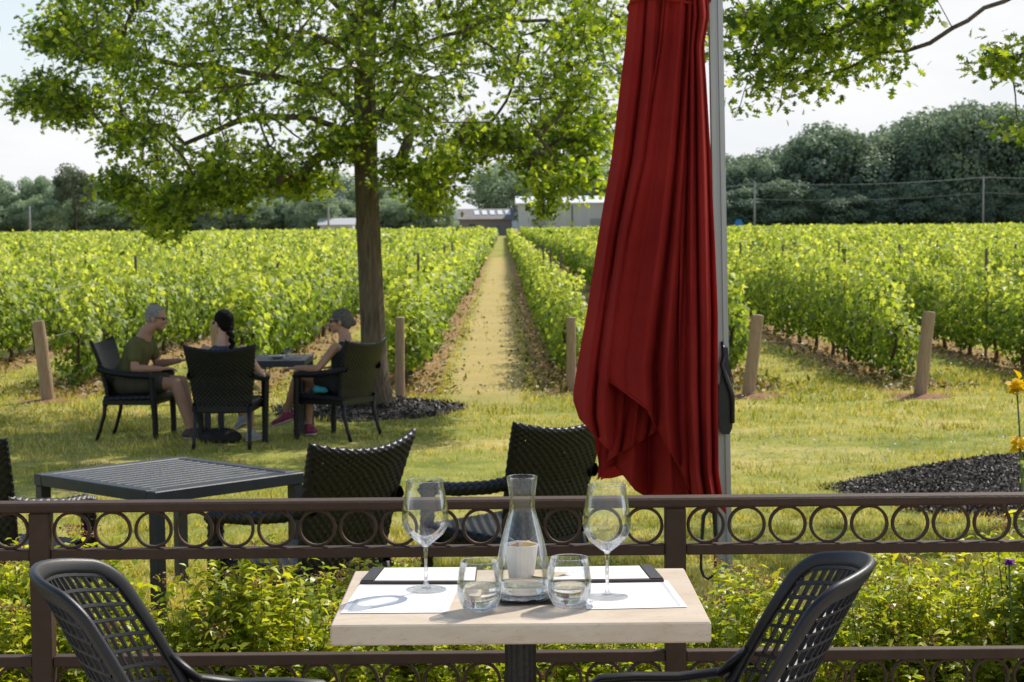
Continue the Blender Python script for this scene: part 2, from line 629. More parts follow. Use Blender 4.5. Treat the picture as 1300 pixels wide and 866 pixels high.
V1, r1 = blades(250000, 7.5, 24, .30, 0.068, 0.005, 11)
V2, r2 = blades(90000, 22, 75, .30, 0.08, 0.008, 12)
V = np.concatenate([V1, V2])
me = raw_mesh('lawn_grass', V, np.arange(len(V)), np.full(len(V) // 3, 3), np.concatenate([r1, r2]))
tag(link('lawn_grass', me, M_BLADE), 'short yellow green grass of the lawn between terrace and vineyard', 'grass', kind='stuff')

# clover heads in drifts
n = 5200
cx_ = rng.normal(size=n)
yy = rng.uniform(9, 23, n)
xx = (rng.random(n) * 2 - 1) * .3 * yy
drift = smooth_noise(yy * 1.0 + xx * .15, 9, 1.1) * smooth_noise(xx + yy * .4, 8, 1.3)
kp = (drift > .42) & ~(((xx - 4.5) / 2.3) ** 2 + ((yy - 13.7) / 1.3) ** 2 < 1) & ~(((xx + 1.62) / 1.1) ** 2 + ((yy - 20.4) / 1.2) ** 2 < 1)
xx, yy = xx[kp], yy[kp]
Cc = np.stack([xx, yy, np.full(len(xx), LAWN + .055)], 1)
M_CLOVER = surf_mat('clover_white', (0.62, 0.62, 0.5), (0.75, 0.75, 0.68), rough=.8, bump=0)
me = leaf_mesh('clover_flowers', [(Cc + rng.normal(size=Cc.shape) * .004, rng.normal(size=Cc.shape) + [0, -.5, .6], .015, CLUMP, None, None),
                                  (Cc + rng.normal(size=Cc.shape) * .004, rng.normal(size=Cc.shape) + [0, .4, .6], .014, CLUMP, None, None)], M_CLOVER)
tag(link('clover_flowers', me), 'small white clover heads scattered through the lawn grass', 'clover', kind='stuff')

# ------------------------------------------------------------------ mulch
M_MULCH = leaf_mat('mulch_chip', [(0.0, (0.010, 0.008, 0.007)), (0.6, (0.028, 0.021, 0.018)), (1.0, (0.11, 0.085, 0.07))], trans=0.0, tboost=1, rough=0.55, nstr=.2, nscale=4)
M_MULCH_B = surf_mat('mulch_soil', (0.012, 0.010, 0.009), (0.04, 0.032, 0.028), rough=0.9, scale=25, bump=0.9, bscale=90)


def mulch_bed(name, cx, cy, rx, ry, h, nchip, label, size=.035):
    g_ = np.random.default_rng(int(cx * 10) % 97 + 5)
    root = MB()
    th = np.linspace(0, 2 * np.pi, 96, endpoint=False)
    rr = np.linspace(0.0, 1, 30)
    edge = 1 + .05 * np.sin(3 * th + 1) + .03 * np.sin(7 * th) + 0.02 * np.sin(13 * th + 2)
    def hz(r, t_): return h * (1 - r ** 2.2) + .02 * (smooth_noise(r * 9 + t_ * 3, 5) - .5) * (1 - r)
    Pg = np.array([[(cx + rx * r * np.cos(t_) * e, cy + ry * r * np.sin(t_) * e, LAWN - .02 + .03 * (r < .97) + hz(r, t_)) for t_, e in zip(th, edge)] for r in rr])
    root.grid(Pg, wrap_u=True)
    o = root.build(name, M_MULCH_B, smooth=True)
    t_ = g_.random(nchip) * 2 * np.pi
    r = np.sqrt(g_.random(nchip)) * 1.03
    e = np.interp(t_, np.append(th, 2 * np.pi), np.append(edge, edge[0]))
    C = np.stack([cx + rx * r * np.cos(t_) * e, cy + ry * r * np.sin(t_) * e, LAWN + .015 + hz(np.minimum(r, 1), t_) + g_.random(nchip) * .02], 1)
    T = QUAD * np.array([1, .4, 1])
    me = leaf_mesh('bark_chips', [(C, g_.normal(size=C.shape) * .75 + [0, 0, 1], g_.uniform(size * .5, size * 1.5, nchip), T, None, g_.random(nchip) ** 2)], M_MULCH, g_)
    ch = link('bark_chips', me, parent=o)
    ch['kind'] = 'stuff'
    tag(o, label, 'mulch bed')
    return o


mulch_bed('mulch_mound', 4.6, 13.7, 2.2, 1.3, 0.27, 48000, 'raised mound of black bark mulch on the lawn at right', .019)
mulch_bed('mulch_ring', -1.62, 20.4, 1.05, 1.15, 0.07, 4000, 'flat ring of brown bark mulch around the foot of the shade tree')

# ------------------------------------------------------------------ vineyard
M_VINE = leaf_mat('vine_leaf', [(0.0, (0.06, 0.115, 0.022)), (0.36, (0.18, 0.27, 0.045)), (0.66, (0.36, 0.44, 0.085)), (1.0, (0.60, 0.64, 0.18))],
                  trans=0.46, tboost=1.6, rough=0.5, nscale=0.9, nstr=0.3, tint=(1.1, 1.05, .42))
M_WOOD_V = surf_mat('vine_bark', (0.05, 0.035, 0.025), (0.10, 0.075, 0.05), rough=.9, stretch=(4, 4, 1), bump=.5)
M_WIRE = surf_mat('wire_steel', (0.25, 0.25, 0.25), (0.35, 0.35, 0.35), rough=.4, metal=.8, bump=0)
M_SOIL = surf_mat('red_soil', (0.17, 0.075, 0.04), (0.30, 0.15, 0.085), rough=.95, scale=14, bump=.8, bscale=60)
ROW_L = 268.0


def vine_foliage(seed):
    g_ = np.random.default_rng(seed)
    parts = []
    for y0, y1, dens, sz, tm in ((1.0, 30, 520, .078, VINE), (30, 80, 190, .14, VINE), (80, ROW_L, 70, .24, CLUMP)):
        n = int((y1 - y0) * dens * 1.25)
        y = g_.uniform(y0, y1, n)
        pl = np.abs(((y + seed * .4) / 1.5) % 1 - .5) * 2          # 0 at a vine, 1 between vines
        top = 1.02 + .42 * smooth_noise(y, seed, .38) + .14 * smooth_noise(y, seed + 3, 1.9) - .20 * pl ** 2
        bot = .04 + .26 * smooth_noise(y, seed + 5, .8) + .18 * pl
        wd = (.22 + .24 * smooth_noise(y, seed + 7, .45)) * (1 - .30 * pl)
        a = g_.random(n) * 2 * np.pi
        rr = 1 - .55 * g_.random(n) ** 1.6
        x = wd * np.cos(a) * rr * (1 + .25 * g_.normal(size=n) * .5)
        z = (top + bot) / 2 + (top - bot) / 2 * np.sin(a) * rr
        # loose shoots standing above the canopy and hanging out
        sh = g_.random(n) < .14
        z = np.where(sh, top + np.abs(g_.normal(size=n)) * .13, z)
        x = np.where(sh, x * .8 + g_.normal(size=n) * .05, x)
        front = np.clip((y - y0) / .5, .25, 1) if y0 < 2 else 1
        z = bot + (z - bot) * (0.55 + .45 * front)
        C = np.stack([x, y, z], 1)
        Nn = np.stack([np.cos(a) * .9, g_.normal(size=n) * .5, np.sin(a) * .5 + .55], 1) + g_.normal(size=(n, 3)) * .45
        ax = np.stack([np.cos(a) * .5, g_.normal(size=n) * .8, -.5 + g_.normal(size=n) * .5], 1)
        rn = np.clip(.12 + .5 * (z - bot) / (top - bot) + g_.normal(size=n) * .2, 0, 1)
        parts.append((C, Nn, sz * g_.uniform(.6, 1.25, n), tm, ax, rn))
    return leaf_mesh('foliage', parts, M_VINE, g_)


vine_me = [vine_foliage(s) for s in range(1, 6)]


def vine_trunk_mesh(seed):
    r_ = random.Random(seed)
    b_ = MB()
    pts = [(0, 0, -.03)]
    for z in (.15, .3, .45, .62):
        pts.append((r_.uniform(-.035, .035), r_.uniform(-.03, .03), z))
    b_.tube(pts, [.04, .028, .024, .024, .02], 7)
    for s_ in (-1, 1):
        b_.tube([pts[-1], (0, s_ * .25, .72), (0.02, s_ * .62, .74)], [.017, .014, .009], 6)
    return b_.mesh('vine_trunk', M_WOOD_V, True)


vt_me = [vine_trunk_mesh(s) for s in range(3)]
wm = MB()
for z in (.74, 1.05, 1.3):
    wm.tube([(0, 0.05, z), (0, ROW_L, z)], .0022, 4)
wire_me = wm.mesh('trellis_wire', M_WIRE)
sm = MB()
sm.tube([(0, 0, -.03), (0, 0, 1.62)], .022, 6)
stake_me = sm.mesh('stake', surf_mat('stake_wood', (.13, .10, .075), (.22, .18, .14), rough=.9))

row_labels = {
    -3: ('row of grape vines behind the leaning post left of the seated man', None),
    -2: ('row of grape vines starting behind the post beyond the dark haired woman', None),
    -1: ('row of grape vines lining the left side of the dry grass lane', None),
    0: ('row of grape vines lining the right side of the dry grass lane', None),
    1: ('row of grape vines starting at the post just right of the parasol mast', None),
    2: ('row of grape vines starting at the rightmost wooden post', None),
}
for k in range(-38, 40):
    if k in row_labels: lab, grp = row_labels[k][0], 'grape vine rows'
    elif k < 0: lab, grp = 'green grape vine row running to the treeline, farther left in the vineyard', 'grape vine rows left of the lane'
    else: lab, grp = 'green grape vine row running to the treeline, farther right in the vineyard', 'grape vine rows right of the lane'
    y0 = 22.3 if k not in (-1,) else 22.0
    rt = empty('vine_row', (row_x(k, y0), y0, LAWN), -math.atan(ROW_K) , lab, 'vine row', grp)
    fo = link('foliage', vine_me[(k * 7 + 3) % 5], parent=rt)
    fo.scale = (.78, 1, .80) if k == 0 else (random.uniform(.85, 1.05), 1, random.uniform(.86, 1.0))
    if -5 <= k <= 4:
        link('trellis_wire', wire_me, parent=rt)
        for j in range(14):
            t_ = link('vine_trunk', vt_me[(j + k) % 3], parent=rt, loc=(0, 1.35 + j * 1.5, 0), rz=j * 1.7 if False else 0)
        for j in range(4):
            link('stake', stake_me, parent=rt, loc=(.03, 5.0 + j * 6, 0))

M_POST = surf_mat('post_wood', (0.30, 0.20, 0.13), (0.50, 0.37, 0.26), rough=.9, scale=9, stretch=(9, 9, .5), bump=1.0, bscale=34)
M_POST_TOP = surf_mat('post_end_grain', (0.42, 0.33, 0.24), (0.55, 0.45, 0.34), rough=.9, scale=20)
post_specs = [(62, 510, 48, 408, 'thick leaning wooden post at the left edge of the vineyard', .075),
              (279, 508, 275, 408, 'wooden post behind the dark haired woman', .07),
              (508, 509, 508, 403, 'upright wooden post between the tree trunk and the grass lane', .055),
              (725, 499, 725, 403, 'wooden post against the vines left of the red parasol', .058),
              (950, 503, 962, 400, 'wooden post leaning right, just right of the parasol mast', .072),
              (1168, 503, 1180, 396, 'wooden post at the right end, leaning right before the vines', .072)]
extra_posts = [(-7.6, 22.0), (7.0, 22.1)]


def make_post(base, top, r, label, grp=None):
    o = empty('vineyard_post', base, 0, label, 'post', grp)
    d = Vector(top) - Vector(base)
    b_ = MB()
    n_ = 8
    pts = [(d * (i / (n_ - 1))) + Vector((random.uniform(-1, 1) * .004, 0, 0)) for i in range(n_)]
    pts[0] = d * -0.05
    b_.tube(pts, [r * (1.06 - .1 * i / n_ + random.uniform(-.02, .02)) for i in range(n_)], 14, cap=False)
    b_.build('post_shaft', M_POST, o, True)
    b_ = MB()
    b_.tube([d * .985, d * 1.0, d * 1.004], [r * .95, r * .95, r * .8], 14)
    b_.build('post_end', M_POST_TOP, o, True, 40)
    b_ = MB()                                   # heaped soil at the foot
    th = np.linspace(0, 2 * np.pi, 20, endpoint=False)
    Pg = np.array([[((.42 * q) * math.cos(t_) * 1.1, (.42 * q) * math.sin(t_), .05 * (1 - q ** 1.6) - .02 + random.uniform(0, .008)) for t_ in th] for q in (0, .2, .4, .6, .8, 1)])
    b_.grid(Pg, wrap_u=True)
    s_ = b_.build('soil_heap', M_SOIL, None, True, loc=base)
    tag(s_, 'patch of bare red soil at the foot of a post: ' + label.replace('wooden post', 'the post')[:60].strip(), 'soil')
    s_['kind'] = 'structure'
    return o


for bx_, by_, tx_, ty_, lab, r_ in post_specs:
    base = G(bx_, by_, LAWN)
    top = P(tx_, ty_, base.y + .02)
    make_post(base, top, r_, lab, 'vineyard posts')
for x_, y_ in extra_posts:
    make_post(Vector((x_, y_, LAWN)), Vector((x_ + .03, y_, LAWN + 1.05)), .07, 'wooden post standing outside the picture edge', 'vineyard posts')

# tan weeds / dried shoots along the foot of the rows
n = 15000
kk = rng.integers(-4, 4, n)
yy = 22.3 + rng.random(n) ** 2 * 40
xx = np.array([row_x(k_, y_) for k_, y_ in zip(kk, yy)]) + rng.normal(size=n) * .33
Cw = np.stack([xx, yy, np.full(n, LAWN) + rng.random(n) * .07], 1)
M_WEED = leaf_mat('weed_leaf', [(0, (.07, .10, .02)), (.5, (.16, .17, .04)), (1, (.34, .20, .10))], trans=.35, tboost=1.3)
me = leaf_mesh('row_weeds', [(Cw, rng.normal(size=(n, 3)) * .6 + [0, -.3, .8], rng.uniform(.03, .09, n), OVAL, rng.normal(size=(n, 3)) * .6 + [0, 0, .7], None)], M_WEED)
tag(link('row_weeds', me), 'low weeds and dry shoots along the foot of the vine rows', 'weeds', kind='stuff')
# ------------------------------------------------------------------ near trees
M_BARK = surf_mat('oak_bark', (0.06, 0.047, 0.033), (0.20, 0.155, 0.11), rough=.95, scale=9, stretch=(3, 3, .45), bump=1.0, bscale=22, bdist=.035)
M_OAK = leaf_mat('oak_leaf', [(0.0, (0.032, 0.07, 0.012)), (0.45, (0.12, 0.19, 0.026)), (1.0, (0.35, 0.42, 0.065))],
                 trans=0.5, tboost=1.95, rough=0.38, nscale=0.9, nstr=0.25, tint=(1.18, 1.14, .3))


def grow(trunk, limbs, targets, step=.22, sag=.0, g_=rng):
    """attach each target to the nearest wood already grown; returns nodes, parents"""
    nodes, par = [], []
    for i, p in enumerate(trunk):
        nodes.append(np.array(p, float)); par.append(i - 1)
    base_ok = [False] * len(nodes)
    for (ti, pts) in limbs:
        prev = ti
        for p in pts:
            p = np.array(p, float)
            a = nodes[prev]
            k = max(1, int(np.linalg.norm(p - a) / step))
            for j in range(1, k + 1):
                q = a + (p - a) * j / k + g_.normal(size=3) * .018
                nodes.append(q); par.append(prev); base_ok.append(True)
                prev = len(nodes) - 1
    axis = np.array(trunk[-1][:2])
    order = np.argsort(np.linalg.norm(targets[:, :2] - axis, axis=1) + g_.random(len(targets)) * .4)
    ends = []
    ok = np.array(base_ok)
    A = np.array(nodes)
    pa = list(par)
    for ti in order:
        t_ = targets[ti]
        d = np.linalg.norm(A - t_, axis=1)
        # prefer wood nearer the trunk than the target, branches rise away from the stem
        out_ = np.linalg.norm(A[:, :2] - axis, axis=1) - np.linalg.norm(t_[:2] - axis)
        cost = d + np.maximum(out_, 0) * 1.2 + np.maximum(A[:, 2] - t_[2], 0) * .15
        cost[~ok] += .5
        cost[:len(trunk)] += np.where(A[:len(trunk), 2] < trunk[0][2] + 0.01, 9, 0)
        j = int(np.argmin(cost))
        a = A[j]
        L = d[j]
        k = max(1, int(round(L / step)))
        prev = j
        pd = a - A[pa[j]] if pa[j] >= 0 else t_ - a
        pd = pd / (np.linalg.norm(pd) + 1e-9)
        new = []
        for q in range(1, k + 1):
            u = q / k
            p = a + (t_ - a) * u + pd * L * .25 * u * (1 - u) * 1.2 + g_.normal(size=3) * .015 * (u < 1)
            p[2] += sag * L * u * (1 - u)
            new.append(p); pa.append(prev); prev = len(A) + len(new) - 1
        A = np.vstack([A, new])
        ok = np.append(ok, [True] * len(new))
        ends.append(len(A) - 1)
    return A, pa, ends


def wood(A, pa, ends, r_tip, expo, rmax, skip=0):
    n = len(A)
    cnt = np.zeros(n)
    for e in ends: cnt[e] += 1
    for i in range(n - 1, 0, -1):
        if pa[i] >= 0:
            cnt[pa[i]] += cnt[i]
    # nodes are stored parent-first, so one backward pass is enough
    rad = np.minimum(r_tip * np.maximum(cnt, .6) ** expo, rmax)
    kids = [[] for _ in range(n)]
    for i in range(n):
        if pa[i] >= 0: kids[pa[i]].append(i)
    mb = MB()
    stack = [(0, -1)]
    while stack:
        i, p0 = stack.pop()
        chain = [i]
        while kids[chain[-1]]:
            ks = sorted(kids[chain[-1]], key=lambda q: -cnt[q])
            for q in ks[1:]: stack.append((q, chain[-1]))
            chain.append(ks[0])
        pts = [A[q] for q in chain]
        rr = [rad[q] for q in chain]
        if p0 >= 0:
            pts = [A[p0]] + pts
            rr = [min(rad[p0] * .7, rr[0] * 1.25)] + rr
        if len(pts) > 1 and not (p0 < 0 and skip):
            mb.tube(pts, rr, 7 if rr[0] > .02 else 4, cap=False)
    return mb, rad, kids


def sprays(A, pa, ends, per, spread, size, g_, droop=.0, extra=None):
    E = A[ends]
    Pp = A[[pa[e] for e in ends]]
    n = len(ends) * per
    u = g_.random(n)
    base = np.repeat(E, per, 0) * u[:, None] + np.repeat(Pp, per, 0) * (1 - u[:, None])
    off = g_.normal(size=(n, 3)) * spread * np.array([1, 1, .6])
    C = base + off
    C[:, 2] -= droop * np.abs(g_.normal(size=n))
    out_ = unit(np.repeat(E - Pp, per, 0)) + g_.normal(size=(n, 3)) * .7
    out_[:, 2] -= .35
    Nn = g_.normal(size=(n, 3)) * .75 + [0, 0, .75]
    return C, Nn, size * g_.uniform(.65, 1.25, n), out_


# --- the shade tree on the lawn
TB = G(477, 523, LAWN)
TY = TB.y


def tp(px, py, dy=0.0):
    p = P(px, py, TY + dy)
    return (p.x, p.y, p.z)


trunk = [tp(479, 530), tp(476, 480), tp(473, 420), tp(470, 350), tp(467, 280), tp(465, 220), tp(464, 160), tp(463, 100), tp(466, 40), tp(464, -30), tp(468, -110), tp(470, -200), tp(466, -300), tp(470, -400)]
limbs = [
    (5, [tp(440, 165, -.2), tp(390, 148, -.4), tp(300, 150, -.5), tp(235, 185, -.6)]),
    (5, [tp(430, 190, .5), tp(405, 200, .9)]),
    (6, [tp(410, 110, .4), tp(300, 90, .7), tp(180, 70, .9), tp(90, 95, 1.0)]),
    (6, [tp(520, 100, -.4), tp(600, 90, -.8), tp(690, 130, -1.0)]),
    (6, [tp(500, 120, .6), tp(560, 110, 1.4), tp(600, 150, 1.9)]),
    (7, [tp(540, 50, .3), tp(640, 20, .6), tp(740, 40, .8)]),
    (7, [tp(430, 60, -.9), tp(380, 40, -1.9), tp(350, 90, -2.4)]),
    (8, [tp(400, -20, .8), tp(300, -50, 1.6), tp(170, -30, 1.9)]),
    (8, [tp(500, -20, -1.0), tp(560, -40, -2.0), tp(600, 20, -2.5)]),
    (9, [tp(400, -90, -.8), tp(280, -120, -1.2), tp(180, -60, -1.2)]),
    (9, [tp(560, -110, .9), tp(680, -130, 1.4)]),
    (10, [tp(420, -190, 1.0), tp(330, -240, 1.6)]),
    (10, [tp(540, -200, -.9), tp(640, -200, -1.2)]),
    (11, [tp(430, -290, -.8), tp(370, -330, -1.0)]),
    (12, [tp(520, -380, .6), tp(560, -400, .7)]),
]
# lower outline of the crown in the photograph
bx = [-10, 20, 60, 110, 130, 180, 205, 240, 262, 300, 350, 390, 420, 450, 475, 500, 535, 560, 580, 605, 640, 670, 695, 712, 745, 775, 820]
by = [90, 120, 140, 120, 175, 245, 285, 262, 245, 225, 245, 240, 215, 185, 190, 225, 268, 262, 205, 160, 185, 215, 275, 240, 205, 150, 90]
g_ = np.random.default_rng(21)
T_ = []
while len(T_) < 1650:
    px = g_.uniform(0, 815)
    dy = g_.uniform(-3.3, 3.3)
    xr = (px - 440) / 400
    dd = dy / 3.4
    if xr * xr + dd * dd > 1.0: continue
    rim = math.sqrt(max(0, 1 - xr * xr - dd * dd))
    lo = np.interp(px, bx, by) - 55 * (1 - abs(dd)) * 0 - (95 * abs(math.sin(px * .045 + dy * 2.1))) * (abs(dy) > .9)
    # dome of the crown
    hi = 120 - 560 * rim ** .75
    if hi > lo: continue
    if abs(px - 462) < 75 and abs(dy) < 2.2: lo = min(lo, 172)
    py = g_.uniform(hi, lo)
    # clumping with gaps
    q = mnoise.noise(Vector((px * .018, dy * .9, py * .011)) + Vector((3, 1, 2)))
    if q < .06 and g_.random() < .97: continue
    # thinner corner high at left and around the left tip
    if px < 160 and g_.random() < .35: continue
    lowz = (py - (lo - 60)) / 60
    T_.append(tp(px, py - 4, dy))
# hanging sprays of the skirt
for cx0, cy0, cr0 in ((38, 122, 26), (70, 128, 24), (95, 135, 22), (150, 168, 20), (150, 232, 24), (178, 252, 20), (205, 262, 24), (212, 280, 9), (246, 238, 26), (275, 225, 26), (300, 236, 24),
                     (340, 215, 26), (375, 228, 22), (402, 226, 16), (425, 185, 24), (500, 215, 14), (545, 248, 20), (548, 222, 28), (575, 195, 24), (612, 172, 24), (650, 178, 22), (690, 200, 24), (694, 240, 18),
                     (694, 266, 8), (738, 222, 20), (745, 190, 24), (720, 165, 26), (760, 160, 24), (120, 60, 30), (70, 40, 30)):
    dy0 = g_.uniform(-1.6, 1.2)
    for _ in range(int(cr0 * .9)):
        px, py = cx0 + g_.normal() * cr0 * .5, cy0 + g_.normal() * cr0 * .5
        T_.append(tp(px, min(py, cy0 + cr0 * .7), dy0 + g_.normal() * .25))
T_ = np.array(T_)
A, pa, ends = grow(trunk, limbs, T_, .22, .05, g_)
mb, rad, kids = wood(A, pa, ends, .0042, .46, .13, skip=0)
tree = empty('shade_tree', tuple(TB), 0, 'broad leafy oak shading the seated group on the lawn', 'tree')
# trunk proper: a smooth, slightly irregular column with root flare
tm_ = MB()
zs = np.linspace(-.1, 1, 40)
tz = np.array([p[2] for p in trunk]); tx = np.array([p[0] for p in trunk]); ty = np.array([p[1] for p in trunk])
zz = np.linspace(LAWN - .08, tz[-1], 60)
pr = []
th = np.linspace(0, 2 * np.pi, 28, endpoint=False)
rows_ = []
for z in zz:
    h_ = z - LAWN
    r0 = np.interp(h_, [-.1, .05, .25, .8, 2.5, 3.4, 5, 7.5], [.24, .19, .152, .136, .118, .11, .07, .02])
    wob_ = 1 + .035 * np.sin(th * 3 + h_ * .7) + .03 * np.sin(th * 7 + h_ * 1.3) + .02 * np.sin(th * 11 - h_ * 2)
    if h_ < .3: wob_ = wob_ + .12 * (1 - max(h_, 0) / .3) * np.sin(th * 5 + 1)
    cx_, cy_ = np.interp(z, tz, tx), np.interp(z, tz, ty)
    rows_.append(np.stack([cx_ + r0 * wob_ * np.cos(th), cy_ + r0 * wob_ * np.sin(th), np.full_like(th, z)], -1))
tm_.grid(np.array(rows_), wrap_u=True)
M_inv = Vector(TB)


def reloc(me, off):
    me.transform(Matrix.Translation(-Vector(off)))
    return me


link('trunk', reloc(tm_.mesh('trunk', M_BARK, True), TB), parent=tree)
link('branches', reloc(mb.mesh('branches', M_BARK, True), TB), parent=tree)
C, Nn, sz, ax = sprays(A, pa, ends, 29, .115, .084, g_, .03)
me = leaf_mesh('leaves', [(C, Nn, sz, OAK, ax, None)], M_OAK, g_)
link('leaves', reloc(me, TB), parent=tree)

# --- the tree on the mulch mound, trunk just outside the right edge, limbs reaching in
RB = Vector((4.75, 13.9, LAWN + .2))


def rp_(px, py, Yd):
    p = P(px, py, Yd)
    return (p.x, p.y, p.z)


trunk2 = [(4.75, 13.9, LAWN), (4.76, 13.9, .6), (4.74, 13.9, 1.6), (4.72, 13.92, 2.5), (4.74, 13.9, 3.3), (4.7, 13.9, 4.2), (4.72, 13.9, 5.2), (4.7, 13.9, 6.2)]
limbs2 = [
    (4, [(4.2, 13.6, 3.42), rp_(1275, 2, 13.4), rp_(1180, 48, 13.2), rp_(1080, 82, 13.1), rp_(1000, 104, 13.0), rp_(925, 104, 13.0)]),
    (4, [(4.3, 13.3, 3.5), rp_(1220, -40, 12.8), rp_(1140, 0, 12.6), rp_(1060, 42, 12.5), rp_(990, 52, 12.4), rp_(925, 72, 12.4)]),
    (5, [(4.0, 14.2, 4.3), (3.2, 14.6, 4.4), (2.4, 14.8, 4.2)]),
    (5, [(5.4, 13.2, 4.6), (6.4, 12.6, 4.8)]),
    (5, [(4.8, 12.9, 4.5), (4.7, 11.8, 4.7)]),
    (6, [(5.2, 14.8, 5.4), (5.8, 15.7, 5.6)]),
    (6, [(4.0, 13.2, 5.4), (3.1, 12.6, 5.8)]),
    (3, [(4.35, 13.5, 2.75), rp_(1330, 60, 13.0), rp_(1300, 72, 12.9)]),
]
g_ = np.random.default_rng(5)
T2 = []
# sprays round the two visible limbs
for _ in range(230):
    u = g_.random()
    px = 903 + 262 * u ** 1.15 + g_.normal() * 8
    top_ = -30
    lim = np.interp(px, [900, 960, 1000, 1100, 1160, 1200], [108, 106, 96, 62, 32, 8])
    py = g_.uniform(top_, lim)
    Yd = 12.4 + g_.random() * .9
    q = mnoise.noise(Vector((px * .02, py * .03, 0.5)))
    if q < -.02: continue
    T2.append(rp_(px, py, Yd))
for _ in range(75):
    q0, q1 = (limbs2[0][1], limbs2[1][1])[_ % 2], 0
    k_ = g_.integers(1, len(q0) - 1); u = g_.random()
    pp = np.array(q0[k_]) * (1 - u) + np.array(q0[k_ + 1]) * u
    if pp[0] > 2.7: continue
    T2.append(tuple(pp + g_.normal(size=3) * [.10, .12, .10] - [0, 0, .02]))
for _ in range(15): T2.append(rp_(g_.uniform(1232, 1310), 66 + g_.uniform(-16, 34), 12.9 + g_.random() * .2))
for _ in range(5): T2.append(rp_(g_.uniform(1285, 1315), g_.uniform(140, 178), 12.9))
while len(T2) < 620:
    v = g_.normal(size=3); v /= np.linalg.norm(v)
    rr = g_.random() ** .4
    p = np.array([4.6, 13.9, 5.1]) + v * rr * np.array([2.9, 2.7, 1.9])
    pc = cam.matrix_world.inverted() @ Vector(p)
    ix = 650 + F * pc.x / -pc.z; iy = 433 - F * pc.y / -pc.z
    if iy > -45 and ix < 1330: continue
    if mnoise.noise(Vector(p) * .8) < -.12: continue
    T2.append(tuple(p))
T2 = np.array(T2)
A, pa, ends = grow(trunk2, limbs2, T2, .16, .02, g_)
mb, rad, kids = wood(A, pa, ends, .003, .36, .07)
tree2 = empty('overhanging_tree', tuple(RB), 0, 'oak reaching thin leafy limbs into the top right corner', 'tree')
link('branches', reloc(mb.mesh('branches', M_BARK, True), RB), parent=tree2)
b_ = MB()
b_.tube([(p[0], p[1], p[2]) for p in trunk2], [.16, .12, .11, .105, .095, .08, .05, .03], 16, cap=False)
link('trunk', reloc(b_.mesh('trunk', M_BARK, True), RB), parent=tree2)
C, Nn, sz, ax = sprays(A, pa, ends, 19, .085, .082, g_, .02)
link('leaves', reloc(leaf_mesh('leaves', [(C, Nn, sz, OAK, ax, g_.random(len(C)))], M_OAK, g_), RB), parent=tree2)

# ------------------------------------------------------------------ far trees
FS = [(0.0, (0.125, 0.18, 0.165)), (0.5, (0.19, 0.265, 0.185)), (1.0, (0.32, 0.40, 0.235))]  # forest leaf tones, distance haze mixed in as a bluish cast
M_FOREST = leaf_mat('forest_leaf_hazed', FS, trans=.35, tboost=1.2, rough=.6, nscale=.12, nstr=.3, tint=(1, 1, .8))
M_HEDGE = leaf_mat('treeline_leaf_hazed', [(0.0, (0.21, 0.29, 0.24)), (0.5, (0.32, 0.42, 0.27)), (1.0, (0.46, 0.55, 0.32))], trans=.38, tboost=1.2, rough=.6, nscale=.12, nstr=.3, tint=(1, 1, .8))  # lightened leaf colour stands in for haze over the treeline
M_CONIFER = leaf_mat('conifer_leaf_hazed', [(0.0, (0.14, 0.18, 0.20)), (0.5, (0.20, 0.25, 0.25)), (1.0, (0.27, 0.32, 0.28))], trans=.1, tboost=1, rough=.7, nscale=.2, nstr=.2, tint=(1, 1, 1))  # blue-grey of the needles includes painted distance haze
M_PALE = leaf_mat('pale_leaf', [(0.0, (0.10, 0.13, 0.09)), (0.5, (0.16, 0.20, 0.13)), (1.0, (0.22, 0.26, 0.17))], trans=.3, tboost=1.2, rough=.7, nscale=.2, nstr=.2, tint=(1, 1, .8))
M_TRUNK_F = surf_mat('far_bark', (.07, .065, .06), (.12, .11, .10), rough=.9)


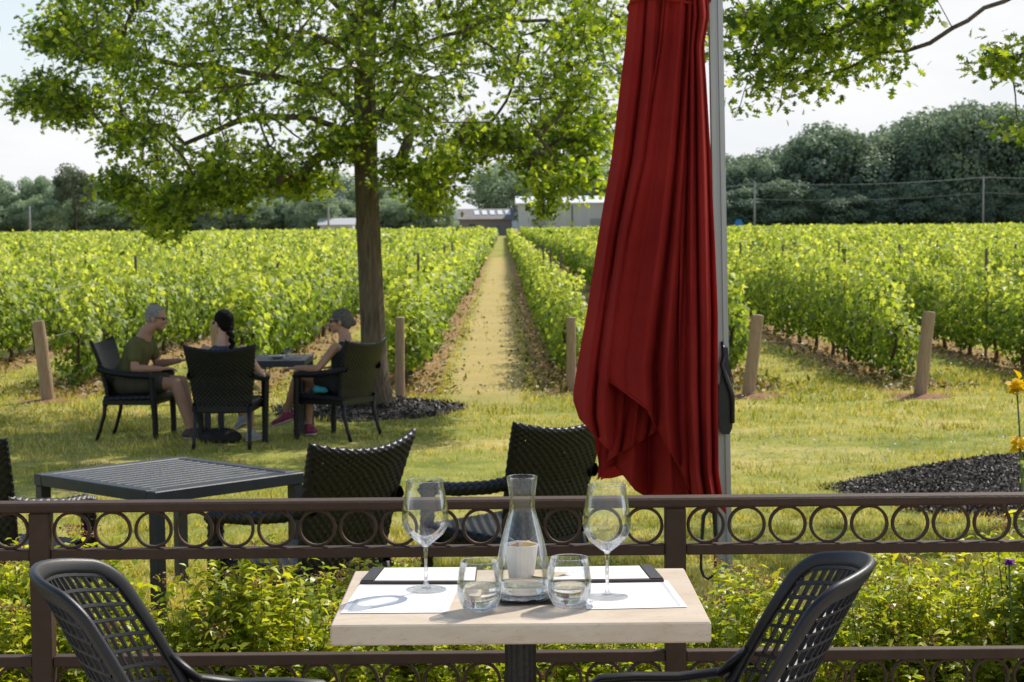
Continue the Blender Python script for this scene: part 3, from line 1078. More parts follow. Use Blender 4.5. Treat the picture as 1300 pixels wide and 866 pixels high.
def far_crown(seed, n, mat, kind='round'):
    """unit tree: 1 m tall, scaled on placing"""
    g_ = np.random.default_rng(seed)
    C, Nn, rn = [], [], []
    if kind == 'conifer':
        z = g_.random(n) ** 1.3 * .95 + .04
        r = (1 - z) * .24 * (0.75 + .5 * (np.sin(z * 60) * .5 + .5)) * g_.random(n) ** .4
        a = g_.random(n) * 2 * np.pi
        C = np.stack([r * np.cos(a), r * np.sin(a), z], 1)
        Nn = np.stack([np.cos(a), np.sin(a), np.full(n, .4)], 1) + g_.normal(size=(n, 3)) * .5
        rn = np.clip(.5 + g_.normal(size=n) * .25, 0, 1)
    else:
        nl = 16 if kind == 'round' else 11
        lobes = []
        for i in range(nl):
            a = i * 2.399 + g_.random()
            zz_ = .22 + .68 * (i + .5) / nl
            rr = (.30 if kind == 'round' else .24) * math.sin(min(math.pi * (zz_ * .92 + .02), math.pi)) ** .6 * g_.uniform(.5, 1)
            if kind == 'open': zz_ = .4 + zz_ * .6
            lobes.append((rr * math.cos(a), rr * math.sin(a), zz_ * .92, g_.uniform(.11, .19) * (1 if kind == 'round' else .8)))
        per = n // nl
        for x, y, z, rl in lobes:
            v = unit(g_.normal(size=(per, 3)))
            rr = rl * (1 - .5 * g_.random(per) ** 2.2)
            bump = 1 + .18 * np.sin(v[:, 0] * 9 + x * 40) * np.sin(v[:, 2] * 8 + y * 30)
            C.append(np.array([x, y, z]) + v * (rr * bump)[:, None] * [1, 1, .85])
            Nn.append(v + g_.normal(size=(per, 3)) * .5)
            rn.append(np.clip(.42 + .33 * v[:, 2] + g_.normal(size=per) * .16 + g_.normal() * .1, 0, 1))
        C, Nn, rn = np.concatenate(C), np.concatenate(Nn), np.concatenate(rn)
    return leaf_mesh('crown', [(C, Nn, g_.uniform(.012, .028, len(C)), CLUMP, None, rn)], mat, g_)


def far_trunk_me(open_=False):
    b_ = MB()
    b_.tube([(0, 0, -.02), (.004, 0, .3), (0, .003, .75)], [.018, .014, .004], 7)
    for a in (0, 2.1, 4.2):
        b_.tube([(0, 0, .28), (.1 * math.cos(a), .1 * math.sin(a), .5), (.17 * math.cos(a), .17 * math.sin(a), .72)], [.008, .006, .002], 5)
    return b_.mesh('trunk', M_TRUNK_F, True)


trunk_f = far_trunk_me()
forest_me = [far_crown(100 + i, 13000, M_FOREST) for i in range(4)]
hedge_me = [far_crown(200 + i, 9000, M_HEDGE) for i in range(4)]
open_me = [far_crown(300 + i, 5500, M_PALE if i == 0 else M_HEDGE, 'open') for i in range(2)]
con_me = [far_crown(400 + i, 6500, M_CONIFER, 'conifer') for i in range(2)]


def far_tree(px, topy, Yd, me, wf=1.0, name='broadleaf_tree', label='', grp=None, cat='tree'):
    top = P(px, topy, Yd)
    H = top.z - LAWN
    o = empty(name, (top.x, Yd, LAWN), random.uniform(0, 6.28), label, cat, grp)
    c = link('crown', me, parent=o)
    c.scale = (H * wf, H * wf, H)
    t_ = link('trunk', trunk_f, parent=o)
    t_.scale = (H, H, H)
    return o


# right forest
fx = np.array([700, 860, 918, 980, 1000, 1020, 1050, 1100, 1140, 1170, 1200, 1230, 1260, 1300, 1400, 1520])
fy = np.array([208, 196, 188, 182, 190, 176, 148, 158, 142, 145, 129, 125, 128, 120, 130, 140])
px = 905
i = 0
while px < 1500:
    yy_ = float(np.interp(px, fx, fy))
    far_tree(px, yy_ + random.uniform(-7, 15), 302 + random.uniform(-6, 6), forest_me[i % 4], random.uniform(.85, 1.3), 'forest_tree', 'tall dark tree in the front of the forest behind the right half of the vineyard', 'front trees of the right forest')
    px += random.uniform(20, 30)
    i += 1
px = 895
while px < 1500:
    yy_ = float(np.interp(px, fx, fy))
    far_tree(px, yy_ + random.uniform(-3, 12), 322 + random.uniform(-6, 6), forest_me[(i + 1) % 4], 1.1, 'forest_tree', 'tall dark tree deeper in the forest behind the right half of the vineyard', 'back trees of the right forest')
    px += random.uniform(24, 36)
    i += 1
px = 900
while px < 1500:     # understorey closing the foot of the forest
    far_tree(px, 232 + random.uniform(-8, 10), 294 + random.uniform(-3, 3), forest_me[i % 4], 1.9, 'forest_edge_tree', 'low dark bushy tree along the foot of the right forest', 'low trees at the forest edge')
    px += random.uniform(20, 26)
    i += 1
# behind the warehouses
for px, ty_, Yd, wf, lab in ((641, 195, 420, 1.3, 'tall open tree behind the low grey barn'), (622, 214, 425, 1.2, 'smaller tree left of the tall open tree behind the barn'),
                             (668, 208, 430, 1.2, 'leaning tree behind the left end of the white warehouse'), (706, 214, 430, 1.4, 'round tree behind the middle of the white warehouse'),
                             (742, 205, 425, 1.4, 'dark tree behind the warehouse beside the red parasol'), (775, 200, 430, 1.0, 'tree behind the parasol cloth'), (812, 205, 430, 1.0, 'tree behind the parasol cloth'),
                             (850, 205, 430, 1.0, 'tree behind the parasol cloth'), (890, 200, 430, 1.0, 'tree behind the parasol cloth')):
    far_tree(px, ty_, Yd, (hedge_me if px > 700 else open_me[1:] + hedge_me[:1])[int(px) % (4 if px > 700 else 2)], wf, label=lab, grp='trees hidden behind the parasol' if px > 770 else None)
# left treeline
lx = np.array([-200, 0, 60, 90, 130, 200, 260, 320, 360, 400, 440, 500, 560])
ly = np.array([228, 220, 225, 229, 231, 232, 216, 216, 226, 212, 226, 234, 246])
px = -170
while px < 575:
    yy_ = float(np.interp(px, lx, ly))
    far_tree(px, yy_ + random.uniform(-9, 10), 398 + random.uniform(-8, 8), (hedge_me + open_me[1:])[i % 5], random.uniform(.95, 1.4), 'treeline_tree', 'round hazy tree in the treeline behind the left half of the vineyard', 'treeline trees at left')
    px += random.uniform(17, 27)
    i += 1
px = -170
while px < 560:
    far_tree(px, 252 + random.uniform(-6, 6), 386 + random.uniform(-4, 4), hedge_me[(i * 3 + 1) % 4], 1.7, 'treeline_shrub', 'low bushy growth at the foot of the left treeline', 'low growth under the left treeline', 'shrub')
    px += random.uniform(15, 22)
    i += 1
far_tree(95, 205, 376, open_me[0], .95, label='tall pale tree standing above the treeline at far left')
for px, ty_, lab in ((405, 208, 'dark pointed conifer left of the tree trunk'), (424, 214, 'second dark conifer, nearer the tree trunk'), (262, 226, 'dark conifer seen through the hanging oak leaves'),
                     (388, 222, 'slender conifer at the left of the pair by the trunk')):
    far_tree(px, ty_, 384, con_me[px % 2], 1.25, 'conifer_tree', lab)
far_tree(405, 238, 372, hedge_me[1], 1.35, 'broadleaf_tree', 'lighter green round tree in front of the conifers')
far_tree(60, 244, 374, hedge_me[2], 1.5, 'broadleaf_tree', 'lighter green spreading tree left of the tall pale tree')

# far ridge, its haze painted in as a pale blue-grey colour
b_ = MB()
xs_ = np.linspace(-900, 900, 120)
top_ = LAWN + 4 + 3 * smooth_noise(xs_, 4, 60) + 2.5 * smooth_noise(xs_, 6, 17)
Pg = np.stack([np.stack([xs_, np.full_like(xs_, 900), np.full_like(xs_, LAWN - 1)], -1), np.stack([xs_, np.full_like(xs_, 905), top_], -1), np.stack([xs_, np.full_like(xs_, 1000), top_ * .6], -1)])
b_.grid(Pg)
tag(b_.build('hills', surf_mat('far_hills_hazed', (.36, .43, .46), (.42, .49, .51), rough=1, bump=0, scale=.05)), kind='structure')

# ------------------------------------------------------------------ far buildings
M_WHITE_METAL = surf_mat('white_cladding', (.50, .52, .53), (.58, .60, .61), rough=.5, scale=.3, bump=.3, bscale=2, stretch=(8, 8, .2))
M_ROOF_W = surf_mat('pale_roof', (.62, .65, .68), (.72, .74, .76), rough=.5, scale=.3, bump=0)
M_ROOF_G = surf_mat('grey_roof', (.17, .16, .15), (.24, .22, .205), rough=.8, scale=.8)
M_TRIM = surf_mat('dark_trim', (.05, .055, .06), (.08, .085, .09), rough=.6)
M_WIN = surf_mat('far_window', (.08, .10, .12), (.13, .15, .18), rough=.15)
M_LIGHTP = surf_mat('skylight', (.72, .76, .80), (.80, .83, .86), rough=.3, bump=0)


def gable(name, x0, x1, y0, dy, h, rise, wallm, roofm, label, cat, rid='x'):
    o = empty(name, ((x0 + x1) / 2, y0, LAWN), 0, label, cat)
    W = (x1 - x0) / 2
    b_ = MB()
    b_.add([(-W, 0, 0), (W, 0, 0), (W, dy, 0), (-W, dy, 0), (-W, 0, h), (W, 0, h), (W, dy, h), (-W, dy, h), (-W, dy / 2, h + rise), (W, dy / 2, h + rise)],
           [(0, 1, 5, 4), (2, 3, 7, 6), (1, 2, 6, 9, 5), (3, 0, 4, 8, 7)])
    b_.build('wall', wallm, o)
    b_ = MB()
    e = .5
    k = rise / (dy / 2)
    for s_ in (0, 1):
        ya, yb = (-e, dy / 2) if s_ == 0 else (dy + e, dy / 2)
        za, zb = h - e * k + .06, h + rise + .06
        b_.add([(-W - e, ya, za), (W + e, ya, za), (W + e, yb, zb), (-W - e, yb, zb), (-W - e, ya, za + .2), (W + e, ya, za + .2), (W + e, yb, zb + .2), (-W - e, yb, zb + .2)],
               [(0, 1, 2, 3), (4, 5, 6, 7), (0, 1, 5, 4), (0, 3, 7, 4), (1, 2, 6, 5)])
    rf = b_.build('roof', roofm, o)
    return o, rf, W


pA, pB = P(658, 280, 335), P(830, 280, 335)
zt = P(700, 259, 335).z
wh, rf, W_ = gable('warehouse', pA.x, pB.x, 335, 22, zt - LAWN, 1.3, M_WHITE_METAL, M_ROOF_W, 'long white metal warehouse with pale roof beyond the vineyard', 'warehouse')
b_ = MB()
b_.box((-2.5, -.12, 3.2), (.18, .1, 4.2))
b_.box((4.5, -.12, 2.9), (.18, .1, 4.2))
b_.build('downpipe', M_TRIM, wh)
for x_ in (-8.5, 2.0, 7.5):
    b_ = MB()
    b_.box((x_, -.06, 1.5), (2.6, .1, 2.9))
    dr_ = b_.build('door', surf_mat('door_grey', (.30, .32, .33), (.36, .38, .39), rough=.6), wh)
b_ = MB()
b_.box((0, -.09, .95), (2 * W_ - .5, .06, .5))
b_.build('wall_base', M_TRIM, wh)

pA, pB = P(583, 283, 345), P(650, 283, 345)
bn, rf, W_ = gable('barn', pA.x, pB.x, 345, 12, P(600, 279, 345).z - LAWN, P(600, 267, 351).z - P(600, 279, 345).z, surf_mat('barn_wall', (.20, .18, .17), (.27, .25, .23), rough=.8), M_ROOF_G, 'low grey barn with a row of bright skylights beyond the grass lane', 'barn')
rise = P(600, 267, 351).z - P(600, 279, 345).z
h_ = P(600, 279, 345).z - LAWN
k = rise / 6
for q in range(5):
    b_ = MB()
    xq = -1.6 + q * 1.45
    for (yq) in (2.2, 4.0):
        pass
    z1, z2 = h_ + 2.0 * k + .3, h_ + 4.6 * k + .3
    b_.add([(xq - .45, 2.0, z1), (xq + .45, 2.0, z1), (xq + .25, 4.6, z2), (xq - .65, 4.6, z2), (xq - .45, 2.0, z1 + .08), (xq + .45, 2.0, z1 + .08), (xq + .25, 4.6, z2 + .08), (xq - .65, 4.6, z2 + .08)],
           [(4, 5, 6, 7), (0, 1, 5, 4), (1, 2, 6, 5), (0, 3, 7, 4)])
    b_.build('skylight', M_LIGHTP, rf)
b_ = MB()
b_.box((-2.5, -.05, 1.1), (1.1, .1, 2.1)); b_.build('door', M_TRIM, bn)
b_ = MB()
b_.box((2, -.05, 1.4), (1.2, .1, .9)); b_.build('window', M_WIN, bn)

pA, pB = P(414, 280, 378), P(454, 280, 378)
hs, rf, W_ = gable('white_house', pA.x, pB.x, 366, 6, 1.9 + .3, 1.1, surf_mat('house_wall', (.6, .6, .6), (.68, .68, .68), rough=.7), surf_mat('house_roof', (.45, .46, .48), (.52, .53, .55), rough=.7), 'small white house half hidden in the treeline left of the tree trunk', 'house')
for x_ in (-1.8, 0.2, 1.9):
    b_ = MB(); b_.box((x_, -.05, 1.3), (.7, .1, .8)); b_.build('window', M_WIN, hs)
pA, pB = P(915, 280, 285), P(930, 280, 285)
sh_, rf, W_ = gable('garden_shed', pA.x, pB.x, 287, 3, 1.5, .9, M_TRIM, M_ROOF_G, 'dark little shed before the forest, right beside the parasol mast', 'shed')
# blue tarpaulin heap
b_ = MB()
c_ = P(938, 279, 286)
th = np.linspace(0, 2 * np.pi, 26, endpoint=False)
hp = c_.z - LAWN
Pg = np.array([[(1.15 * r * math.cos(t_) * (1 + .08 * math.sin(5 * t_)), .8 * r * math.sin(t_), (hp + .1) * (1 - r ** 3) + .07 * math.sin(7 * t_ + r * 4) * r) for t_ in th] for r in np.linspace(0.02, 1, 9)])
b_.grid(Pg, wrap_u=True)
tag(b_.build('tarpaulin', surf_mat('blue_tarp', (.03, .20, .45), (.05, .30, .55), rough=.45), None, True, loc=(c_.x, 286, LAWN)), 'bright blue tarpaulin heap at the forest edge', 'tarpaulin')

# utility poles with wires
M_POLE = surf_mat('pole_wood', (.28, .28, .27), (.36, .36, .34), rough=.9)
pole_pts = []
for px, ty_, lab in ((958, 231, 'utility pole before the forest, nearer the parasol mast'), (1248, 223, 'utility pole before the forest near the right edge'), (1545, 215, 'utility pole outside the right edge'), (800, 236, 'utility pole hidden behind the parasol')):
    Yd = 282
    b0 = P(px, 285, Yd)
    tz_ = P(px, ty_, Yd).z
    o = empty('utility_pole', (b0.x, Yd, LAWN), 0, lab, 'pole', 'utility poles')
    b_ = MB(); b_.tube([(0, 0, -.1), (0, 0, tz_ - LAWN)], [.17, .12], 8); b_.build('pole_shaft', M_POLE, o, True)
    b_ = MB(); b_.box((0, -.1, tz_ - LAWN - .35), (1.5, .1, .12)); b_.build('crossarm', M_POLE, o)
    for q in (-.6, 0, .6):
        b_ = MB(); b_.lathe([(0, .22), (.05, .2), (.06, .1), (.03, .05), (.05, 0), (0, 0)], 8, (q, -.1, tz_ - LAWN - .29)); b_.build('insulator', M_TRIM, o, True)
    pole_pts.append((b0.x, Yd, tz_))
pole_pts.sort()
M_CABLE = surf_mat('cable', (.30, .31, .32), (.34, .35, .36), rough=.8, bump=0)
for lv, lab in ((-.25, 'upper'), (-2.6, 'lower')):
    b_ = MB()
    for a, c in zip(pole_pts[:-1], pole_pts[1:]):
        for q in ((-.6, .6) if lv > -1 else (0,)):
            pts = [(a[0] + (c[0] - a[0]) * u + q, a[1] - .1, a[2] + (c[2] - a[2]) * u + lv - 2.2 * u * (1 - u)) for u in np.linspace(0, 1, 14)]
            b_.tube(pts, .028 if lv > -1 else .022, 4)
    tag(b_.build('overhead_wire', M_CABLE), lab + ' overhead wires strung between the utility poles', 'wire')
for px, lab in ((38, 'thin grey pole in front of the treeline at far left'), (497 - 390 + 310, 'pale pole standing before the treeline left of the trunk')):
    b0 = P(px, 285, 360)
    tz_ = P(px, 262, 360).z
    o = empty('field_pole', (b0.x, 360, LAWN), 0, lab, 'pole')
    b_ = MB(); b_.tube([(0, 0, -.1), (0, 0, tz_ - LAWN)], [.25, .15], 8); b_.build('pole_shaft', M_POLE, o, True)
# ------------------------------------------------------------------ wicker furniture
M_WICKER = surf_mat('black_wicker', (0.004, 0.0046, 0.0065), (0.009, 0.010, 0.014), rough=.30, scale=40, bump=.15, bscale=300, spec=.33, rough2=.42)
M_ALU_D = surf_mat('dark_aluminium', (0.020, 0.025, 0.034), (0.034, 0.040, 0.052), rough=.42, scale=12, bump=.08, bscale=200, spec=.55, stretch=(1, 1, 1), rough2=.6)


def woven_loft(path, side, nrm, a, b, nu, nv, amp, sub=3, bend=0.0, lift=None, closed_top=True, holes=0.0, seed=0):
    """a flattened tube of basket weave: path (k,3), half width a(v), half thickness b(v)"""
    path = np.asarray(path, float)
    k = len(path)
    NV, NU = nv * sub + 1, nu * sub
    v = np.linspace(0, 1, NV)
    kk = np.linspace(0, 1, k)
    ip = lambda A_: np.stack([np.interp(v, kk, np.asarray(A_)[:, i]) for i in range(3)], -1)
    pc = ip(path)
    sd_ = ip(np.broadcast_to(side, (k, 3))) if np.ndim(side) == 2 else np.broadcast_to(np.asarray(side, float), (NV, 3))
    nr_ = ip(np.broadcast_to(nrm, (k, 3))) if np.ndim(nrm) == 2 else np.broadcast_to(np.asarray(nrm, float), (NV, 3))
    av = np.interp(v, kk, np.broadcast_to(a, (k,)))
    bv = np.interp(v, kk, np.broadcast_to(b, (k,)))
    th = np.linspace(0, 2 * np.pi, NU, endpoint=False)
    # points spread evenly round a stadium outline
    W, Tn = float(np.mean(av)), float(np.mean(bv))
    ct, st_ = np.cos(th), np.sin(th)
    e = 0.45 if W > Tn * 2.5 else 1.0
    if e < 1:
        per = 4 * W + 2 * np.pi * Tn
        s_ = (th / (2 * np.pi)) * per
        q = np.zeros((NU, 2))
        for i, d in enumerate(s_):
            if d < 2 * W: q[i] = (W - d, 1)
            elif d < 2 * W + np.pi * Tn:
                f = (d - 2 * W) / Tn; q[i] = (-W - Tn * math.sin(f), math.cos(f))
            elif d < 4 * W + np.pi * Tn: q[i] = (-W + (d - 2 * W - np.pi * Tn), -1)
            else:
                f = (d - 4 * W - np.pi * Tn) / Tn; q[i] = (W + Tn * math.sin(f), -math.cos(f))
        ct, st_ = q[:, 0] / W, q[:, 1]
    U, Vv = np.meshgrid(np.arange(NU), np.arange(NV))
    fu, fv = (U % sub) / sub, (Vv % sub) / sub
    iu, iv = U // sub, Vv // sub
    par = ((iu + iv) % 2).astype(float)
    disp = amp * (np.sin(np.pi * (fu + .5 / sub)) ** .6) * np.where(par > 0, 1.0, -.25) * (.25 + .75 * np.sin(np.pi * (fv + .5 / sub)))
    endt = np.ones(NV)
    if closed_top:
        endt = np.minimum(1, np.sqrt(np.clip((1 - v) * nv / 1.6, 0, 1)) + .02)
    Px = pc[:, None, :] + sd_[:, None, :] * (av[:, None] * ct[None])[..., None] + nr_[:, None, :] * (bv[:, None] * st_[None] * endt[:, None])[..., None]
    Px = Px + nr_[:, None, :] * (bend * (ct[None] ** 2) * (.4 + .6 * v[:, None]))[..., None]
    if lift is not None:
        Px[..., 2] += lift * v[:, None] ** 2 * (ct[None] ** 2)
    du = np.roll(Px, -1, 1) - np.roll(Px, 1, 1)
    dv = np.gradient(Px, axis=0)
    nn = unit(np.cross(du, dv))
    Px = Px + nn * disp[..., None]
    F_ = []
    hr = np.random.default_rng(seed)
    hol = set()
    if holes:
        for _ in range(int(holes * nu * nv)):
            hol.add((int(hr.integers(2, nv - 1)) * sub, int(hr.integers(0, nu)) * sub))
    for i in range(NV - 1):
        for j in range(NU):
            if (i, j) in hol: continue
            j2 = (j + 1) % NU
            F_.append((i * NU + j, i * NU + j2, (i + 1) * NU + j2, (i + 1) * NU + j))
    return Px.reshape(-1, 3), F_


def wicker_chair(arm_drop=.10):
    """local: faces +X, seat 0.43 high"""
    o = {}
    W = .29
    rec = math.radians(17)
    # back: from seat rear up
    pts = [(-.225, 0, .34), (-.25, 0, .5), (-.295, 0, .68), (-.355, 0, .84), (-.40, 0, .93)]
    b_ = MB()
    b_.add(*woven_loft(pts, (0, 1, 0), (math.cos(rec), 0, math.sin(rec)), [.245, .262, .28, .30, .315], .021, 60, 34, .0055, bend=.05, lift=.028, holes=.10, seed=3))
    o['backrest'] = b_.mesh('backrest', M_WICKER, True)
    b_ = MB()
    b_.add(*woven_loft([(-.25, 0, .405), (0, 0, .415), (.25, 0, .425), (.285, 0, .415)], (0, 1, 0), (0, 0, 1), [.25, .26, .27, .27], .028, 44, 24, .006))
    o['seat'] = b_.mesh('seat', M_WICKER, True)
    o['arm'] = []
    o['leg'] = []
    for s in (-1, 1):
        pth = [(-.30, s * .275, .70), (-.16, s * .31, .665), (.04, s * .325, .64), (.20, s * .325, .635), (.27, s * .322, .615)]
        b_ = MB()
        b_.add(*woven_loft(pth, (0, 1, 0), (0.1, 0, 1), .032, .030, 10, 34, .0045, closed_top=True))
        o['arm'].append(b_.mesh('armrest', M_WICKER, True))
        b_ = MB()
        b_.add(*woven_loft([(.235, s * .315, .62), (.25, s * .31, .42), (.26, s * .305, .2), (.262, s * .30, 0.0)], (0, 1, 0), (1, 0, 0), [.036, .034, .028, .026], [.034, .032, .026, .024], 10, 34, .004, closed_top=False))
        o['leg'].append(b_.mesh('leg', M_WICKER, True))
        b_ = MB()
        b_.tube([(-.24, s * .245, .40), (-.255, s * .25, .25), (-.30, s * .255, .1), (-.335, s * .257, 0)], [.022, .020, .018, .017], 8)
        o['leg'].append(b_.mesh('leg', M_WICKER, True))
    b_ = MB()
    for s in (-1, 1):
        b_.box((0, s * .265, .375), (.52, .025, .05))
    b_.box((.245, 0, .375), (.025, .5, .05)); b_.box((-.245, 0, .375), (.025, .5, .05))
    o['frame'] = b_.mesh('seat_frame', M_WICKER)
    return o


CH = wicker_chair()


def place_wicker(x, y, ang, label, grp='black wicker garden chairs'):
    t = empty('wicker_chair', (x, y, LAWN), ang, label, 'chair', grp)
    link('backrest', CH['backrest'], parent=t)
    link('seat', CH['seat'], parent=t)
    link('seat_frame', CH['frame'], parent=t)
    for m_ in CH['arm']: link('armrest', m_, parent=t)
    for m_ in CH['leg']: link('leg', m_, parent=t)
    if y < 12: t.scale = (1.08, 1.08, 1.10)
    return t


def slat_table(x, y, ang, L, W_, label, name='garden_table', h=.74, frame=.055, slats=True, sx=0):
    t = empty(name, (x, y, LAWN), ang, label, 'table', 'dark garden tables')
    b_ = MB()
    f = .07
    for s in (-1, 1):
        b_.box((0, s * (W_ / 2 - f / 2), h - .03), (L, f, .06), bev=.004)
        b_.box((s * (L / 2 - f / 2), 0, h - .03), (f, W_ - 2 * f - .002, .06), bev=.004)
    b_.build('table_frame', M_ALU_D, t)
    b_ = MB()
    n = 13
    iw = W_ - 2 * f
    for i in range(n):
        yy_ = -iw / 2 + iw * (i + .5) / n
        b_.box((0, yy_, h - .012), (L - 2 * f - .004, iw / n - .008, .018), bev=.003)
    b_.build('tabletop', M_ALU_D, t)
    for sx_ in (-1, 1):
        for sy in (-1, 1):
            b_ = MB()
            b_.box((sx_ * (L / 2 - .035), sy * (W_ / 2 - .035), (h - .062) / 2), (.06, .06, h - .062), bev=.004)
            b_.build('leg', M_ALU_D, t)
    return t


# corners read off the photograph
hT = LAWN + .74
cf, cl, cr_, cb = G(206, 634, hT), G(52, 598, hT), G(376, 602, hT), G(268, 573, hT)
ctr = (cl + cr_) / 2
e1 = (cf - cl)
ctr = (cl + cr_ + cf + cb) / 4
slat_table(ctr.x - .05, ctr.y, R(47), .96, 1.07, 'dark slatted garden table on the lawn behind the railing')

place_wicker(-0.98, 8.72, R(180 - 37), 'black wicker chair right of the slatted table, its back rising over the railing')
place_wicker(-.02, 9.55, R(180 - 43), 'black wicker chair half hidden behind the hanging red parasol cloth')
place_wicker(-2.51, 9.0, R(66), 'black wicker chair cut by the left picture edge, facing the slatted table')

# the seated group further out
place_wicker(-3.62, 17.9, R(-6), 'black wicker chair carrying the man in the olive shirt', 'wicker chairs round the far table')
place_wicker(-2.64, 17.15, R(88), 'black wicker chair carrying the woman with the dark plait, back to the camera', 'wicker chairs round the far table')
place_wicker(-1.68, 17.75, R(150), 'black wicker chair by the tree trunk carrying the grey haired woman', 'wicker chairs round the far table')
slat_table(-2.50, 18.35, R(0), .98, .9, 'dark garden table between the three seated people')
# small things on it
hT2 = LAWN + .741
M_PLATE = surf_mat('white_china', (.72, .72, .70), (.78, .78, .76), rough=.25, bump=0)
M_THIN = thin_glass('drinking_glass')
c_ = P(366, 455, 18.2)
g2 = MB(); g2.lathe([(0, .004), (.028, .004), (.031, .05), (.034, .11), (.0325, .11), (.029, .05), (.026, .008), (0, .008)], 20)
tag(g2.build('tumbler', M_THIN, None, True, loc=(c_.x, 18.15, hT2)), 'clear tumbler standing on the far table near the right hand woman', 'glass')
g2 = MB(); g2.lathe([(0, 0), (.045, 0), (.075, .018), (.08, .022), (.075, .024), (.045, .006), (0, .006)], 24)
tag(g2.build('small_plate', M_PLATE, None, True, loc=(c_.x - .12, 18.3, hT2)), 'small pale plate on the far table', 'plate')
# bag under the chair
o = MB()
Pg = []
for r_, z in ((.6, 0), (1, .02), (1.05, .05), (.95, .085), (.7, .115), (.35, .13), (.02, .133)):
    Pg.append([(r_ * .2 * math.cos(t_) * (1 + .06 * math.sin(3 * t_)), r_ * .12 * math.sin(t_), z * (1 + .1 * math.sin(2 * t_ + 1))) for t_ in np.linspace(0, 2 * np.pi, 28, endpoint=False)])
o.grid(np.array(Pg), wrap_u=True)
M_BAG = surf_mat('black_cloth', (.010, .010, .012), (.022, .022, .026), rough=.85, scale=18, bump=.3)
bagp = G(286, 557, LAWN)
bag = empty('shoulder_bag', (bagp.x, 17.45, LAWN), 0, 'soft black bag lying on the grass under the middle chair', 'bag')
o.build('bag_body', M_BAG, bag, True)
o = MB(); o.tube([(-.14, 0, .09), (-.1, -.08, .16), (0, -.14, .10), (.1, -.15, .04), (.16, -.12, .03)], .010, 6, flat=.4); o.build('strap', M_BAG, bag, True)

# ------------------------------------------------------------------ parasol
M_RED = surf_mat('red_canvas', (0.38, 0.020, 0.018), (0.54, 0.038, 0.030), rough=.8, scale=2.6, bump=.4, bscale=700, spec=.25, trans=.36)
M_MAST = surf_mat('mast_aluminium', (.40, .42, .43), (.50, .52, .53), rough=.38, scale=4, stretch=(20, 20, .3), metal=.35, bump=.05)
M_BLACKP = surf_mat('black_plastic', (.012, .013, .015), (.022, .023, .026), rough=.38, scale=30, bump=.06)
M_CREAM = surf_mat('cream_pole', (.42, .38, .31), (.5, .46, .38), rough=.5)
ZM = 7.4
mb0, mt0 = P(921, 745, ZM), P(908, 0, ZM)
dirm = (mt0 - mb0) / (mt0.z - mb0.z)
base_m = mb0 + dirm * (LAWN + .06 - mb0.z)
top_m = mb0 + dirm * (3.15 - mb0.z)
par = empty('parasol', (base_m.x, base_m.y, LAWN), 0, 'closed red cantilever parasol hanging from a grey mast', 'parasol')
inv = lambda p: Vector(p) - Vector((base_m.x, base_m.y, LAWN))
b_ = MB()
hw = .0265
sec = [(-hw, -hw * .8), (-hw * .25, -hw * .8), (-hw * .2, -hw * .55), (hw * .2, -hw * .55), (hw * .25, -hw * .8), (hw, -hw * .8), (hw, hw * .8), (-hw, hw * .8)]
A0, A1 = inv(base_m), inv(top_m)
V_ = [(A0.x + x, A0.y + y * 1.3, A0.z) for x, y in sec] + [(A1.x + x, A1.y + y * 1.3, A1.z) for x, y in sec]
n = len(sec)
b_.add(V_, [(i, (i + 1) % n, n + (i + 1) % n, n + i) for i in range(n)] + [tuple(range(n, 2 * n))])
b_.build('mast', M_MAST, par)
b_ = MB()
for a in (0, math.pi / 2):
    b_.box((0, 0, .03), (.95, .07, .05), Matrix.Rotation(a + .4, 3, 'Z'), bev=.006)
b_.build('cross_foot', M_BLACKP, par)
for sx_ in (-1, 1):
    for sy in (-1, 1):
        b_ = MB(); q = Matrix.Rotation(.4, 3, 'Z') @ Vector((sx_ * .25, sy * .25, .085)); b_.box(q, (.40, .40, .05), Matrix.Rotation(.4, 3, 'Z'), bev=.012)
        b_.build('base_slab', surf_mat('slab_concrete', (.25, .24, .23), (.33, .32, .30), rough=.9), par)
# arm from the mast head over to the canopy crown
crown = P(848, -60, ZM)
crown.z = 3.02
b_ = MB()
b_.tube([inv((top_m.x, top_m.y, 3.1)), inv((top_m.x - .1, top_m.y, 3.22)), inv((crown.x, crown.y, 3.2)), inv((crown.x, crown.y, 3.05))], .024, 10)
b_.build('arm', M_MAST, par, True)
b_ = MB(); cb_ = P(862, 628, ZM + .03)
b_.tube([inv(crown), inv((crown.x * .4 + cb_.x * .6, cb_.y, 1.6)), inv((cb_.x, cb_.y, .44))], .019, 12)
b_.build('centre_pole', M_CREAM, par, True)
# crank housing on the mast
hp_ = P(919, 500, ZM)
b_ = MB()
q = inv(hp_)
b_.add(*[(lambda V, Fc: (V, Fc))(*x) for x in [([(q.x + sx_ * w_, q.y - .035 + sy * .03, q.z + z) for z, w_ in ((.19, .008), (.12, .014), (.045, .018), (.04, .027), (-.06, .030), (-.13, .026), (-.155, .015)) for sx_, sy in ((-1, -1), (1, -1), (1, 1), (-1, 1))],
       [(4 * i + j, 4 * i + (j + 1) % 4, 4 * i + 4 + (j + 1) % 4, 4 * i + 4 + j) for i in range(6) for j in range(4)] + [(0, 1, 2, 3), (27, 26, 25, 24)])]][0])
hs_ = b_.build('crank_housing', M_BLACKP, par)
b_ = MB()
b_.tube([q + Vector((-.012, -.04, .21)), q + Vector((-.004, -.06, .16)), q + Vector((-.016, -.075, .12)), q + Vector((0, -.085, .07)), q + Vector((.024, -.08, .0)), q + Vector((.026, -.075, -.11))], [.006, .009, .008, .010, .011, .008], 8)
b_.build('crank_handle', M_BLACKP, par, True)
